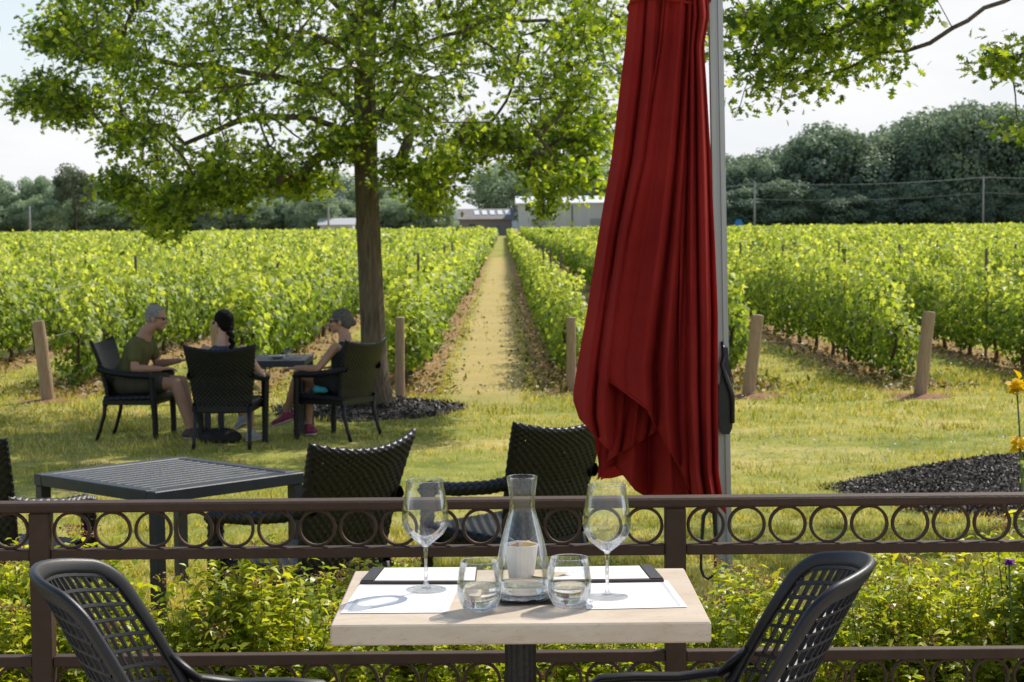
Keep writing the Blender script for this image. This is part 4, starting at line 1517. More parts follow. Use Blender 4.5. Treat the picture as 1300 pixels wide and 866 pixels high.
# cord loop hanging beside the mast
lp = [P(x, y, ZM - .02) for x, y in ((903, 560), (904, 640), (893, 655), (890, 700), (890, 722), (893, 731), (899, 735), (905, 731), (908, 722), (909, 690), (907, 650), (904, 620))]
b_ = MB()
b_.tube([inv(p) for p in lp], [.010, .010, .009] + [.0062] * 6 + [.008, .010, .010], 8)
b_.build('pull_loop', M_BLACKP, par, True)


def panel(rows, Y0, bulge, folds, name, thick=.0, nx=70, ny=110, seed=0, hem=None, ease=.8):
    """cloth panel: rows = (y px, x left px, x right px); folds = (position 0..1, depth, width); hem = list of (s, y px)"""
    ys_ = [r[0] for r in rows]
    s = np.linspace(0, 1, nx)
    hemy = np.interp(s, [h_[0] for h_ in hem], [h_[1] for h_ in hem])
    top_y = ys_[0]
    Pg = np.zeros((ny, nx, 3))
    rs = np.random.default_rng(seed)
    ph = rs.random(6) * 6
    for j, sj in enumerate(s):
        for i in range(ny):
            t_ = i / (ny - 1)
            y = top_y + (hemy[j] - top_y) * t_
            xl = np.interp(y, ys_, [r[1] for r in rows]); xr = np.interp(y, ys_, [r[2] for r in rows])
            x = xl + (xr - xl) * sj
            d = -bulge * (math.sin(math.pi * sj) ** ease) * (.55 + .45 * t_)
            for (c, dp, wd_) in folds:
                cc = c + .02 * math.sin(t_ * 4 + ph[0] + c * 9)
                u = (sj - cc) / wd_
                d += 2.3 * dp * (.35 + .65 * t_) * math.exp(-abs(u) ** 1.15)
            d += .018 * (.3 + .7 * t_) * math.sin(sj * 9 + ph[3] + 1.5 * math.sin(t_ * 3 + ph[4])) + .004 * math.sin(t_ * 11 + sj * 13 + ph[1]) + .0025 * math.sin(t_ * 27 + sj * 7 + ph[2])
            p = P(x, y, Y0 + d)
            Pg[i, j] = (p.x - base_m.x, p.y - base_m.y, p.z - LAWN)
    b_ = MB()
    b_.grid(Pg)
    o = b_.build(name, M_RED, par, True)
    so_ = o.modifiers.new('s', 'SOLIDIFY'); so_.thickness = .0022
    apply_mods(o)
    o.data.shade_smooth()
    # sewn seams running down the cloth
    for sj in (.36, .74):
        jj = int(sj * (nx - 1))
        b_ = MB(); b_.tube(Pg[:-1, jj] + [0, -.0025, 0], .0022, 5)
        b_.build('seam', M_RED, o, True)
    # hem binding
    b_ = MB()
    b_.tube(Pg[-1] + [0, -.001, 0], .0035, 6)
    b_.build('hem', M_RED, o, True)
    return o


# inner drape hanging lowest
panel([(-190, 835, 872), (0, 812, 890), (300, 775, 900), (480, 758, 905), (560, 762, 905), (640, 757, 912)], ZM + .06, .05,
      [(.12, .03, .05), (.3, -.03, .07), (.45, .04, .05), (.62, -.03, .08), (.8, .03, .06)], 'canopy_panel', hem=[(0, 608), (.06, 596), (.14, 590), (.2, 600), (.32, 622), (.42, 631), (.62, 631), (.7, 628), (.85, 640), (.95, 652), (1, 648)], seed=1)
# left outer fold
panel([(-190, 826, 852), (-60, 808, 850), (0, 800, 850), (60, 794, 848), (100, 789, 846), (200, 777, 834), (300, 760, 812), (400, 745, 800), (460, 734, 795), (500, 728, 793), (530, 729, 790), (575, 745, 790), (600, 750, 790)], ZM - .02, .085,
      [(.22, -.018, .10), (.42, .035, .05), (.62, -.03, .09), (.86, .04, .07)], 'canopy_panel', hem=[(0, 508), (.12, 532), (.3, 549), (.55, 566), (.7, 573), (.8, 560), (1, 505)], seed=2)
# broad central fold with its pointed left corner
panel([(-190, 838, 866), (-60, 836, 884), (0, 842, 886), (60, 836, 885), (100, 829, 884), (200, 812, 882), (300, 789, 880), (400, 764, 877), (468, 751, 875), (540, 762, 874), (628, 790, 876)], ZM - .085, .05,
      [(.05, .015, .04), (.30, .012, .12), (.52, -.02, .10), (.66, .045, .045), (.78, -.018, .05), (.88, .03, .04)], 'canopy_panel', hem=[(0, 468), (.1, 478), (.25, 492), (.42, 508), (.55, 520), (.62, 540), (.75, 570), (.9, 598), (1, 622)], seed=3, ease=.6)
# right hand folds against the mast
panel([(-190, 850, 878), (-60, 868, 892), (0, 874, 898), (20, 874, 900), (60, 872, 893), (100, 871, 896), (200, 868, 902), (300, 864, 907), (400, 862, 911), (500, 862, 911), (600, 868, 912), (630, 872, 917), (650, 872, 922)], ZM - .11, .045,
      [(.15, .03, .06), (.33, -.02, .07), (.5, .04, .05), (.7, -.015, .07), (.86, .03, .05)], 'canopy_panel', hem=[(0, 626), (.2, 629), (.5, 630), (.7, 631), (.85, 642), (1, 652)], seed=4)
# flap tongue between the left and central folds
panel([(-60, 830, 860), (300, 785, 850), (440, 780, 850), (480, 783, 848), (560, 776, 832), (600, 768, 830)], ZM + .01, .04,
      [(.25, .03, .06), (.5, -.02, .08), (.78, .03, .06)], 'canopy_panel', hem=[(0, 585), (.2, 575), (.5, 566), (.75, 556), (1, 545)], seed=6)
# rear of the canopy, so that it closes round the pole
b_ = MB()
Pg = []
for i, t_ in enumerate(np.linspace(0, 1, 60)):
    y = -190 + t_ * 800
    xl = np.interp(y, [-190, 0, 300, 480, 640], [828, 803, 768, 740, 765]); xr = np.interp(y, [-190, 0, 300, 640], [876, 894, 903, 910])
    a_, c0_ = P((xl + xr) / 2, y, ZM + .03), (xr - xl) / 2 / F * ZM
    Pg.append([(a_.x - base_m.x + c0_ * .97 * math.cos(u), a_.y - base_m.y + (.16 * (.4 + .6 * t_)) * math.sin(u) * (1 + .22 * math.sin(u * 9 + t_)) , a_.z - LAWN) for u in np.linspace(0.02, math.pi - .02, 60)])
b_.grid(np.array(Pg))
b_.build('canopy_panel', M_RED, par, True)
# strap gathering the cloth near the top
b_ = MB()
st_c = P(850, 4, ZM - .03)
b_.tube([inv((st_c.x + .155 * math.cos(u), st_c.y + .02 + .125 * math.sin(u), st_c.z + .02 * math.sin(u * 2) + .012 * math.cos(u))) for u in np.linspace(0, 2 * math.pi, 40)], .012, 8, flat=.5)
b_.build('tie_strap', M_RED, par, True)

# ------------------------------------------------------------------ railing
M_RAIL = surf_mat('brown_paint', (.052, .028, .016), (.072, .040, .024), rough=.5, scale=16, bump=.16, bscale=220, spec=.3, rough2=.65)
ZR = 4.68
zr = lambda py: P(650, py, ZR).z
zt_, z2, z3 = zr(632), zr(692), zr(827)
posts_x = [-4.37, -2.78, P(53, 700, ZR).x, P(857, 700, ZR).x, P(857, 700, ZR).x * 2 - P(53, 700, ZR).x, P(857, 700, ZR).x * 3 - 2 * P(53, 700, ZR).x]
dx = posts_x[3] - posts_x[2]
posts_x = [posts_x[2] + dx * k for k in (-2, -1, 0, 1, 2, 3)]
rail = empty('railing', (posts_x[2], ZR, 0), 0, 'brown metal terrace railing with bands of rings between its rails', 'railing')
ox = posts_x[2]
b_ = MB(); b_.box(((posts_x[0] + posts_x[-1]) / 2 - ox, 0, zt_ - .0125), (posts_x[-1] - posts_x[0] + .1, .062, .025), bev=.005); b_.build('top_rail', M_RAIL, rail)
z_b = z3 - .155
for z, nm, hh in ((z2, 'middle_rail', .026), (z3, 'lower_rail', .026), (z_b, 'bottom_rail', .026)):
    for a, c in zip(posts_x[:-1], posts_x[1:]):
        b_ = MB(); b_.box(((a + c) / 2 - ox, 0, z - hh / 2), (c - a - .054, .038, hh), bev=.002); b_.build(nm, M_RAIL, rail)
for x in posts_x:
    b_ = MB(); b_.box((x - ox, 0, (zt_ - .026) / 2), (.052, .052, zt_ - .026), bev=.003); b_.box((x - ox, 0, .006), (.11, .11, .012), bev=.003); b_.build('post', M_RAIL, rail)


def ring_mesh(ro, ri, d):
    b_ = MB()
    th = np.linspace(0, 2 * np.pi, 44, endpoint=False)
    c = .0012
    prof = [(ro - c, -d), (ro, -d + c), (ro, d - c), (ro - c, d), (ri + c, d), (ri, d - c), (ri, -d + c), (ri + c, -d)]
    Pg = np.array([[(r * np.cos(t), y, r * np.sin(t)) for t in th] for r, y in prof])
    b_.grid(Pg, wrap_u=True, wrap_v=True)
    return b_.mesh('ring', M_RAIL, True, 40)


gap1 = (zt_ - .025) - z2
ro = gap1 / 2 + .0005
ring_me = ring_mesh(ro, ro - .0075, .0065)
nring = 0
for zc in (z2 + gap1 / 2, z3 - .026 - ro + .001):
    for pi_, (a, c) in enumerate(zip(posts_x[:-1], posts_x[1:])):
        inner = c - a - .052
        nr = 15
        st0 = a + .026 + inner / nr / 2
        for k in range(nr):
            x = st0 + k * inner / nr
            if x < -2.2 or x > 2.2: continue
            if nring >= 100: continue
            link('ring', ring_me, parent=rail, loc=(x - ox, 0, zc))
            nring += 1
print('rings', nring, 'r', ro, 'pitch', inner / nr)
# ------------------------------------------------------------------ bistro table
TH = .74
fl, fr2 = G(420, 793, TH), G(905, 791, TH)
bl, br = G(450, 724, TH), G(868, 722, TH)
tcx = (fl.x + fr2.x + bl.x + br.x) / 4
tcy = (fl.y + fr2.y + bl.y + br.y) / 4
tw = ((fr2.x - fl.x) + (br.x - bl.x)) / 2
td = ((bl.y - fl.y) + (br.y - fr2.y)) / 2
print('table', tcx, tcy, tw, td, fl, fr2, bl, br)
M_STONE, nt, out = new_mat('travertine')
tcn = N(nt, 'TexCoord'); mpn = N(nt, 'Mapping'); mpn.inputs['Scale'].default_value = (1, 2.2, 3)
nt.links.new(tcn.outputs['Object'], mpn.inputs[0])
n1 = N(nt, 'TexNoise', Scale=6, Detail=8, Roughness=.65, Distortion=.6); nt.links.new(mpn.outputs[0], n1.inputs['Vector'])
n2 = N(nt, 'TexNoise', Scale=55, Detail=5, Roughness=.7); nt.links.new(mpn.outputs[0], n2.inputs['Vector'])
r1_ = ramp(nt, [(.3, (.56, .45, .33)), (.55, (.66, .55, .42)), (.75, (.72, .62, .50))], n1.outputs['Fac'])
r2_ = ramp(nt, [(.30, (.72, .66, .6)), (.44, (1, 1, 1))], n2.outputs['Fac'])
mm_ = N(nt, 'MixRGB', blend_type='MULTIPLY'); mm_.inputs[0].default_value = .8
nt.links.new(r1_.outputs[0], mm_.inputs[1]); nt.links.new(r2_.outputs[0], mm_.inputs[2])
bs = N(nt, 'BsdfPrincipled', Roughness=.42); nt.links.new(mm_.outputs[0], bs.inputs['Base Color'])
bpn = N(nt, 'Bump', Strength=.12, Distance=.002); nt.links.new(n2.outputs['Fac'], bpn.inputs['Height']); nt.links.new(bpn.outputs[0], bs.inputs['Normal'])
nt.links.new(bs.outputs[0], out.inputs[0])
M_IRON = surf_mat('black_iron', (.012, .010, .009), (.03, .024, .02), rough=.5, scale=20, bump=.4, bscale=90)
tbl = empty('bistro_table', (tcx, tcy, 0), 0, 'square travertine bistro table laid for two at the railing', 'table')
b_ = MB(); b_.box((0, 0, TH - .021), (tw, td, .042), bev=.0035); b_.build('tabletop', M_STONE, tbl)
b_ = MB()
th = np.linspace(0, 2 * np.pi, 72, endpoint=False)
fl_ = .034 * (1 - .07 * np.abs(np.sin(th * 9)))
Pg = np.array([np.stack([fl_ * s_ * np.cos(th), fl_ * s_ * np.sin(th), np.full_like(th, z)], -1) for z, s_ in ((.04, 1.5), (.07, 1.15), (.1, 1), (.655, 1), (.657, 1.18), (.672, 1.2), (.675, 1.35), (.697, 1.4))])
b_.grid(Pg, wrap_u=True); b_.build('pedestal', M_IRON, tbl, True, 50)
for a in range(4):
    b_ = MB(); c, s_ = math.cos(a * math.pi / 2 + .785), math.sin(a * math.pi / 2 + .785)
    b_.tube([(0, 0, .06), (c * .12, s_ * .12, .05), (c * .27, s_ * .27, .022), (c * .31, s_ * .31, .012)], [.03, .024, .018, .014], 10); b_.build('foot', M_IRON, tbl, True)

M_PAPER = surf_mat('paper', (.80, .80, .78), (.84, .84, .82), rough=.7, scale=3, bump=.03)
M_INK = surf_mat('grey_ink', (.48, .49, .50), (.55, .56, .57), rough=.8, bump=0)
M_HOLD = surf_mat('brown_leatherette', (.035, .018, .014), (.055, .03, .024), rough=.45, scale=30, bump=.3, bscale=300)
M_STRIP = surf_mat('black_leatherette', (.02, .02, .022), (.04, .04, .043), rough=.45, scale=30, bump=.3, bscale=300)
zS = TH + .001


def quad_sheet(p, z, lift=.0012, nx=10, ny=10, curl=0.0):
    """p: four corners fl fr br bl on the table, thin paper sheet"""
    Pg = []
    for i in range(ny):
        v = i / (ny - 1); row = []
        for j in range(nx):
            u = j / (nx - 1)
            q = p[0].lerp(p[1], u).lerp(p[3].lerp(p[2], u), v)
            row.append((q.x, q.y, z + curl * (u - .5) ** 2 * v))
        Pg.append(row)
    return np.array(Pg)


def placemat(px, label):
    pc = [G(x, y, zS) for x, y in px]
    c = (pc[0] + pc[1] + pc[2] + pc[3]) / 4
    o = empty('paper_placemat', (c.x, c.y, zS), 0, label, 'placemat', 'paper placemats')
    q = [p - c for p in pc]
    for p in q: p.z = 0
    b_ = MB(); b_.grid(quad_sheet(q, 0.0006)); b_.build('sheet', M_PAPER, o)
    # double printed border and a faint printed heading
    b_ = MB()
    for ins, wd_ in ((.05, .0011), (.065, .0006)):
        def at(u, v): r_ = q[0].lerp(q[1], u).lerp(q[3].lerp(q[2], u), v); return Vector((r_.x, r_.y, .0012))
        u0, v0 = ins * 1.3, ins
        cs = [at(u0, v0), at(1 - u0, v0), at(1 - u0, 1 - v0), at(u0, 1 - v0)]
        for a, c2 in zip(cs, cs[1:] + cs[:1]):
            d = (c2 - a).normalized(); n_ = Vector((-d.y, d.x, 0)) * wd_
            b_.add([a - n_, c2 - n_, c2 + n_, a + n_], [(0, 1, 2, 3)])
    b_.build('printed_border', M_INK, o)
    return o


placemat([(432, 779), (568, 778), (584, 741), (457, 742)], 'white paper placemat under the left wine glass')
placemat([(745, 774), (873, 771), (847, 737), (733, 739)], 'white paper placemat under the right wine glass')


def menu(px, strip_left, label):
    pc = [G(x, y, zS + .004) for x, y in px]
    c = (pc[0] + pc[1] + pc[2] + pc[3]) / 4
    o = empty('menu_holder', (c.x, c.y, zS), 0, label, 'menu', 'menu holders')
    q = [p - c for p in pc]
    for p in q: p.z = 0
    b_ = MB()
    V_ = [(p.x, p.y, .0005) for p in q] + [(p.x, p.y, .0065) for p in q]
    b_.add(V_, [(3, 2, 1, 0), (4, 5, 6, 7), (0, 1, 5, 4), (1, 2, 6, 5), (2, 3, 7, 6), (3, 0, 4, 7)]); b_.build('cover', M_HOLD, o)
    def at(u, v, z): r_ = q[0].lerp(q[1], u).lerp(q[3].lerp(q[2], u), v); return (r_.x, r_.y, z)
    s0, s1 = (.0, .115) if strip_left else (.885, 1.0)
    b_ = MB()
    b_.add([at(s0 + .005, .03, .0068), at(s1 - .005, .03, .0068), at(s1 - .005, .97, .0068), at(s0 + .005, .97, .0068),
            at(s0 + .005, .03, .009), at(s1 - .005, .03, .009), at(s1 - .005, .97, .009), at(s0 + .005, .97, .009)], [(4, 5, 6, 7), (0, 1, 5, 4), (1, 2, 6, 5), (2, 3, 7, 6), (3, 0, 4, 7)])
    b_.build('spine_strip', M_STRIP, o)
    u0, u1 = (.12, .99) if strip_left else (.01, .88)
    b_ = MB(); b_.add([at(u0, .06, .0075), at(u1, .06, .0075), at(u1, .95, .0075), at(u0, .95, .0075)], [(0, 1, 2, 3)]); pg = b_.build('page', M_PAPER, o)
    b_ = MB()
    rr = random.Random(3)
    for k in range(11):
        v = .14 + k * .07
        ua = u0 + .10
        while ua < u1 - .12:
            ub = ua + rr.uniform(.02, .06)
            b_.add([at(ua, v, .0079), at(ub, v, .0079), at(ub, v + .014, .0079), at(ua, v + .014, .0079)], [(0, 1, 2, 3)])
            ua = ub + .012
            if rr.random() < .12: ua += .08
    b_.build('faint_print', surf_mat('pale_ink', (.62, .62, .62), (.68, .68, .68), rough=.8, bump=0), pg)
    return o


menu([(457, 740), (604, 740), (606, 721), (473, 722)], True, 'open menu with dark left edge behind the left wine glass')
menu([(694, 739), (843, 737), (827, 719), (692, 721)], False, 'open menu with dark right edge behind the right wine glass')

# ------------------------------------------------------------------ glassware
M_WGLASS = thin_glass('wine_glass_wall')
M_SOLID = refr_glass('solid_glass', 1.48, .45)
M_WATER = refr_glass('water', 1.33, .22, (.98, .99, 1.0))


def wine_glass(pxb, pyb, label, s=1.0):
    p = G(pxb, pyb, zS + .0015)
    o = empty('wine_glass', p, 0, label, 'wine glass', 'stemmed wine glasses')
    out_ = [(.004, .094), (.010, .098), (.022, .108), (.036, .121), (.0445, .137), (.047, .150), (.0465, .165), (.0435, .190), (.0395, .215), (.0365, .236)]
    b_ = MB()
    prof = [(r, z) for r, z in out_] + [(.0362, .2368), (.0357, .236)] + [(max(r - .0011, .001), z + .0006) for r, z in out_[::-1][1:]]
    b_.lathe([(r * s * 1.07, z * s) for r, z in prof], 56)
    b_.build('bowl', M_WGLASS, o, True)
    b_ = MB(); b_.lathe([(.0388 * s + .0009 * math.cos(a), .2362 * s + .0007 * math.sin(a)) for a in np.linspace(0, 2 * math.pi, 8, endpoint=False)], 64, closed=True); b_.build('rim', M_SOLID, o, True)
    b_ = MB()
    b_.lathe([(r * s, z * s) for r, z in [(.0001, .004), (.012, .0045), (.0062, .010), (.0042, .020), (.0036, .045), (.0037, .07), (.0045, .088), (.007, .0955), (.0001, .0975)]], 28)
    b_.build('stem', M_SOLID, o, True)
    b_ = MB()
    b_.lathe([(r * s, z * s) for r, z in [(.0001, 0.0002), (.043, .0002), (.0442, .0012), (.043, .0022), (.025, .0032), (.012, .0042), (.0001, .0044)]], 56)
    b_.build('foot', M_SOLID, o, True)
    return o


wine_glass(541, 749, 'empty stemmed wine glass at left, before the dark chair back', 1.02)
wine_glass(771, 758, 'empty stemmed wine glass at right, below the red parasol', 1.02)


def tumbler(pxb, pyb, label, level, s=1.0):
    p = G(pxb, pyb, TH + .0006)
    o = empty('tumbler', p, 0, label, 'tumbler', 'stemless tumblers')
    out_ = [(.0001, .0), (.024, .0), (.0285, .0025), (.034, .012), (.039, .026), (.0412, .042), (.0408, .060), (.0375, .085), (.0345, .106)]
    inn = [(.0335, .1062), (.0362, .085), (.0395, .060), (.0398, .042), (.0375, .027), (.032, .014), (.025, .0085), (.0001, .0075)]
    kx = 1.16
    out_ = [(r * kx, z) for r, z in out_]; inn = [(r * kx, z) for r, z in inn]
    b_ = MB(); b_.lathe([(.0342 * kx * s + .0010 * math.cos(a), .1064 * s + .0008 * math.sin(a)) for a in np.linspace(0, 2 * math.pi, 8, endpoint=False)], 64, closed=True); b_.build('rim', M_SOLID, o, True)
    b_ = MB(); b_.lathe([(r * s, z * s) for r, z in out_[2:] + [(.034 * kx, .1068)] + inn[:-2]], 56); b_.build('wall', M_WGLASS, o, True)
    b_ = MB(); b_.lathe([(r * s * kx, z * s) for r, z in [(.0001, .0), (.024, .0), (.0280, .0023), (.0318, .0082), (.026, .0086), (.0001, .0078)]], 56); b_.build('base', M_SOLID, o, True)
    if level:
        zz_ = [z for z in (.0092, .014, .020, .027, .034, .042, .050, .060) if z < level] + [level]
        ri = lambda z: np.interp(z, [.0085, .014, .027, .042, .060, .085], [.025, .032, .0375, .0398, .0395, .0362]) * kx - .0004
        prof = [(.0001, .0090)] + [(ri(z) * s, z * s) for z in zz_] + [(.0001, level * s)]
        b_ = MB(); b_.lathe(prof, 56); b_.build('water', M_WATER, o, True, 40)
    return o


tumbler(609, 775, 'stemless tumbler half full of water, left of the carafe', .054, .97)
tumbler(723, 770, 'stemless tumbler of water, right of the carafe', .046, .97)

# carafe
p = G(664, 758, TH + .009)
car = empty('carafe', p, 0, 'tall glass water carafe in the middle of the table', 'carafe')
oc = [(r * .91, z) for r, z in [(.055, .002), (.0615, .008), (.064, .020), (.0635, .045), (.060, .075), (.053, .110), (.043, .145), (.034, .172), (.030, .190), (.0298, .205), (.0315, .225), (.0345, .245), (.0362, .256)]]
b_ = MB(); b_.lathe(oc + [(.0323, .2572), (.0314, .256)] + [(r - .002, z) for r, z in oc[::-1][1:-1]] + [(.050, .010)], 64); b_.build('wall', M_WGLASS, car, True)
b_ = MB(); b_.lathe([(.0001, .0), (.047, .0), (.050, .0016), (.0548, .0075), (.050, .0095), (.0001, .012)], 64); b_.build('base', M_SOLID, car, True)
ri = lambda z: np.interp(z, [0] + [q[1] for q in oc], [.05] + [q[0] for q in oc]) - .0026
b_ = MB(); b_.lathe([(.0001, .0125)] + [(ri(z), z) for z in (.0128, .018, .024, .031)] + [(.0001, .031)], 64); b_.build('water', M_WATER, car, True, 40)

# black cloth the carafe stands on
b_ = MB()
cc = G(667, 764, TH)
Pg = []
for i in range(26):
    row = []
    for j in range(34):
        u, v = j / 33 * 2 - 1, i / 25 * 2 - 1
        e_ = max(abs(u), abs(v))
        x, y = u * .062, v * .06
        z = .0035 + .0035 * max(0, e_ - .6) * (1 + math.sin(u * 8 + v * 5)) + .003 * max(0, -v - .55) * (1 + math.sin(u * 11))
        row.append((x * (1 - .05 * v * v), y * (1 - .04 * u * u), z))
    Pg.append(row)
b_.grid(np.array(Pg))
o = b_.build('cloth_coaster', M_BAG, None, True, loc=(cc.x, cc.y + .02, TH + .0005), rz=.15)
so_ = o.modifiers.new('s', 'SOLIDIFY'); so_.thickness = .003; so_.offset = -1
apply_mods(o); o.data.shade_smooth()
tag(o, 'crumpled black cloth coaster under the carafe', 'coaster')
o.location.z = TH + .0042

# white ribbed cup with sugar sachets behind the carafe
p = G(662, 742, TH + .001)
cup = empty('sugar_cup', (p.x, p.y + .06, TH + .001), 0, 'white ribbed cup of sugar sachets seen through the carafe', 'cup')
th = np.linspace(0, 2 * np.pi, 96, endpoint=False)
rib = 1 + .014 * np.cos(th * 24)
pr = [(.0005, .0), (.026, .0), (.0275, .003), (.033, .042), (.038, .077), (.0392, .079), (.0375, .080), (.036, .076), (.031, .042), (.025, .006), (.0005, .005)]
Pg = np.array([np.stack([r * (rib if i in (2, 3, 4) else 1 + 0 * rib) * np.cos(th), r * (rib if i in (2, 3, 4) else 1 + 0 * rib) * np.sin(th), np.full_like(th, z)], -1) for i, (r, z) in enumerate(pr)])
b_ = MB(); b_.grid(Pg, wrap_u=True); b_.build('cup_body', surf_mat('white_ceramic', (.70, .68, .65), (.76, .74, .71), rough=.35, bump=0, trans=.25), cup, True)
sc_ = [surf_mat('sachet_white', (.75, .75, .72), (.8, .8, .78), rough=.6), surf_mat('sachet_yellow', (.72, .42, .08), (.8, .5, .12), rough=.6), surf_mat('sachet_brown', (.35, .2, .1), (.42, .25, .13), rough=.6)]
for k, (dx_, dy_, a, mt_, tl) in enumerate(((.014, -.004, .3, 1, .2), (-.012, .008, -.5, 0, -.25), (.004, .012, .1, 0, .05), (.022, .006, 1.2, 0, .3), (-.018, -.008, .8, 2, -.15))):
    b_ = MB(); b_.box((0, 0, .036), (.032, .003, .056), bev=.001)
    s_ = b_.build('sachet', sc_[mt_], None)
    tag(s_, ['yellow sachet leaning out of the sugar cup to the right', 'white sachet at the left inside the sugar cup', 'white sachet upright in the middle of the sugar cup', 'white sachet at the right rim of the sugar cup', 'brown sachet low at the left of the sugar cup'][k], 'sachet', 'sachets in the sugar cup')
    s_.location = (cup.location.x + dx_ * .6, cup.location.y + dy_, TH + .022)
    s_.rotation_euler = (0, tl, a)
# folded napkin behind the carafe
b_ = MB()
p = G(696, 735, TH)
for k, (sc2, dz) in enumerate(((1, 0), (.96, .004), (.9, .008))):
    Pg = np.array([[(u * .045 * sc2, v * .03 * sc2, .002 + dz + .003 * math.sin(u * 3 + k) * v) for u in np.linspace(-1, 1, 10)] for v in np.linspace(-1, 1, 8)])
    b_.grid(Pg)
o = b_.build('folded_napkin', surf_mat('napkin_tan', (.55, .42, .28), (.62, .5, .36), rough=.9), None, True, loc=(p.x, p.y, TH + .001), rz=.5)
tag(o, 'small tan folded napkin just behind the carafe', 'napkin')

# ------------------------------------------------------------------ plastic lattice armchairs on the terrace
M_RESIN = surf_mat('black_resin', (.008, .0075, .008), (.014, .013, .0135), rough=.38, scale=10, bump=.10, bscale=500, spec=.5, rough2=.5)


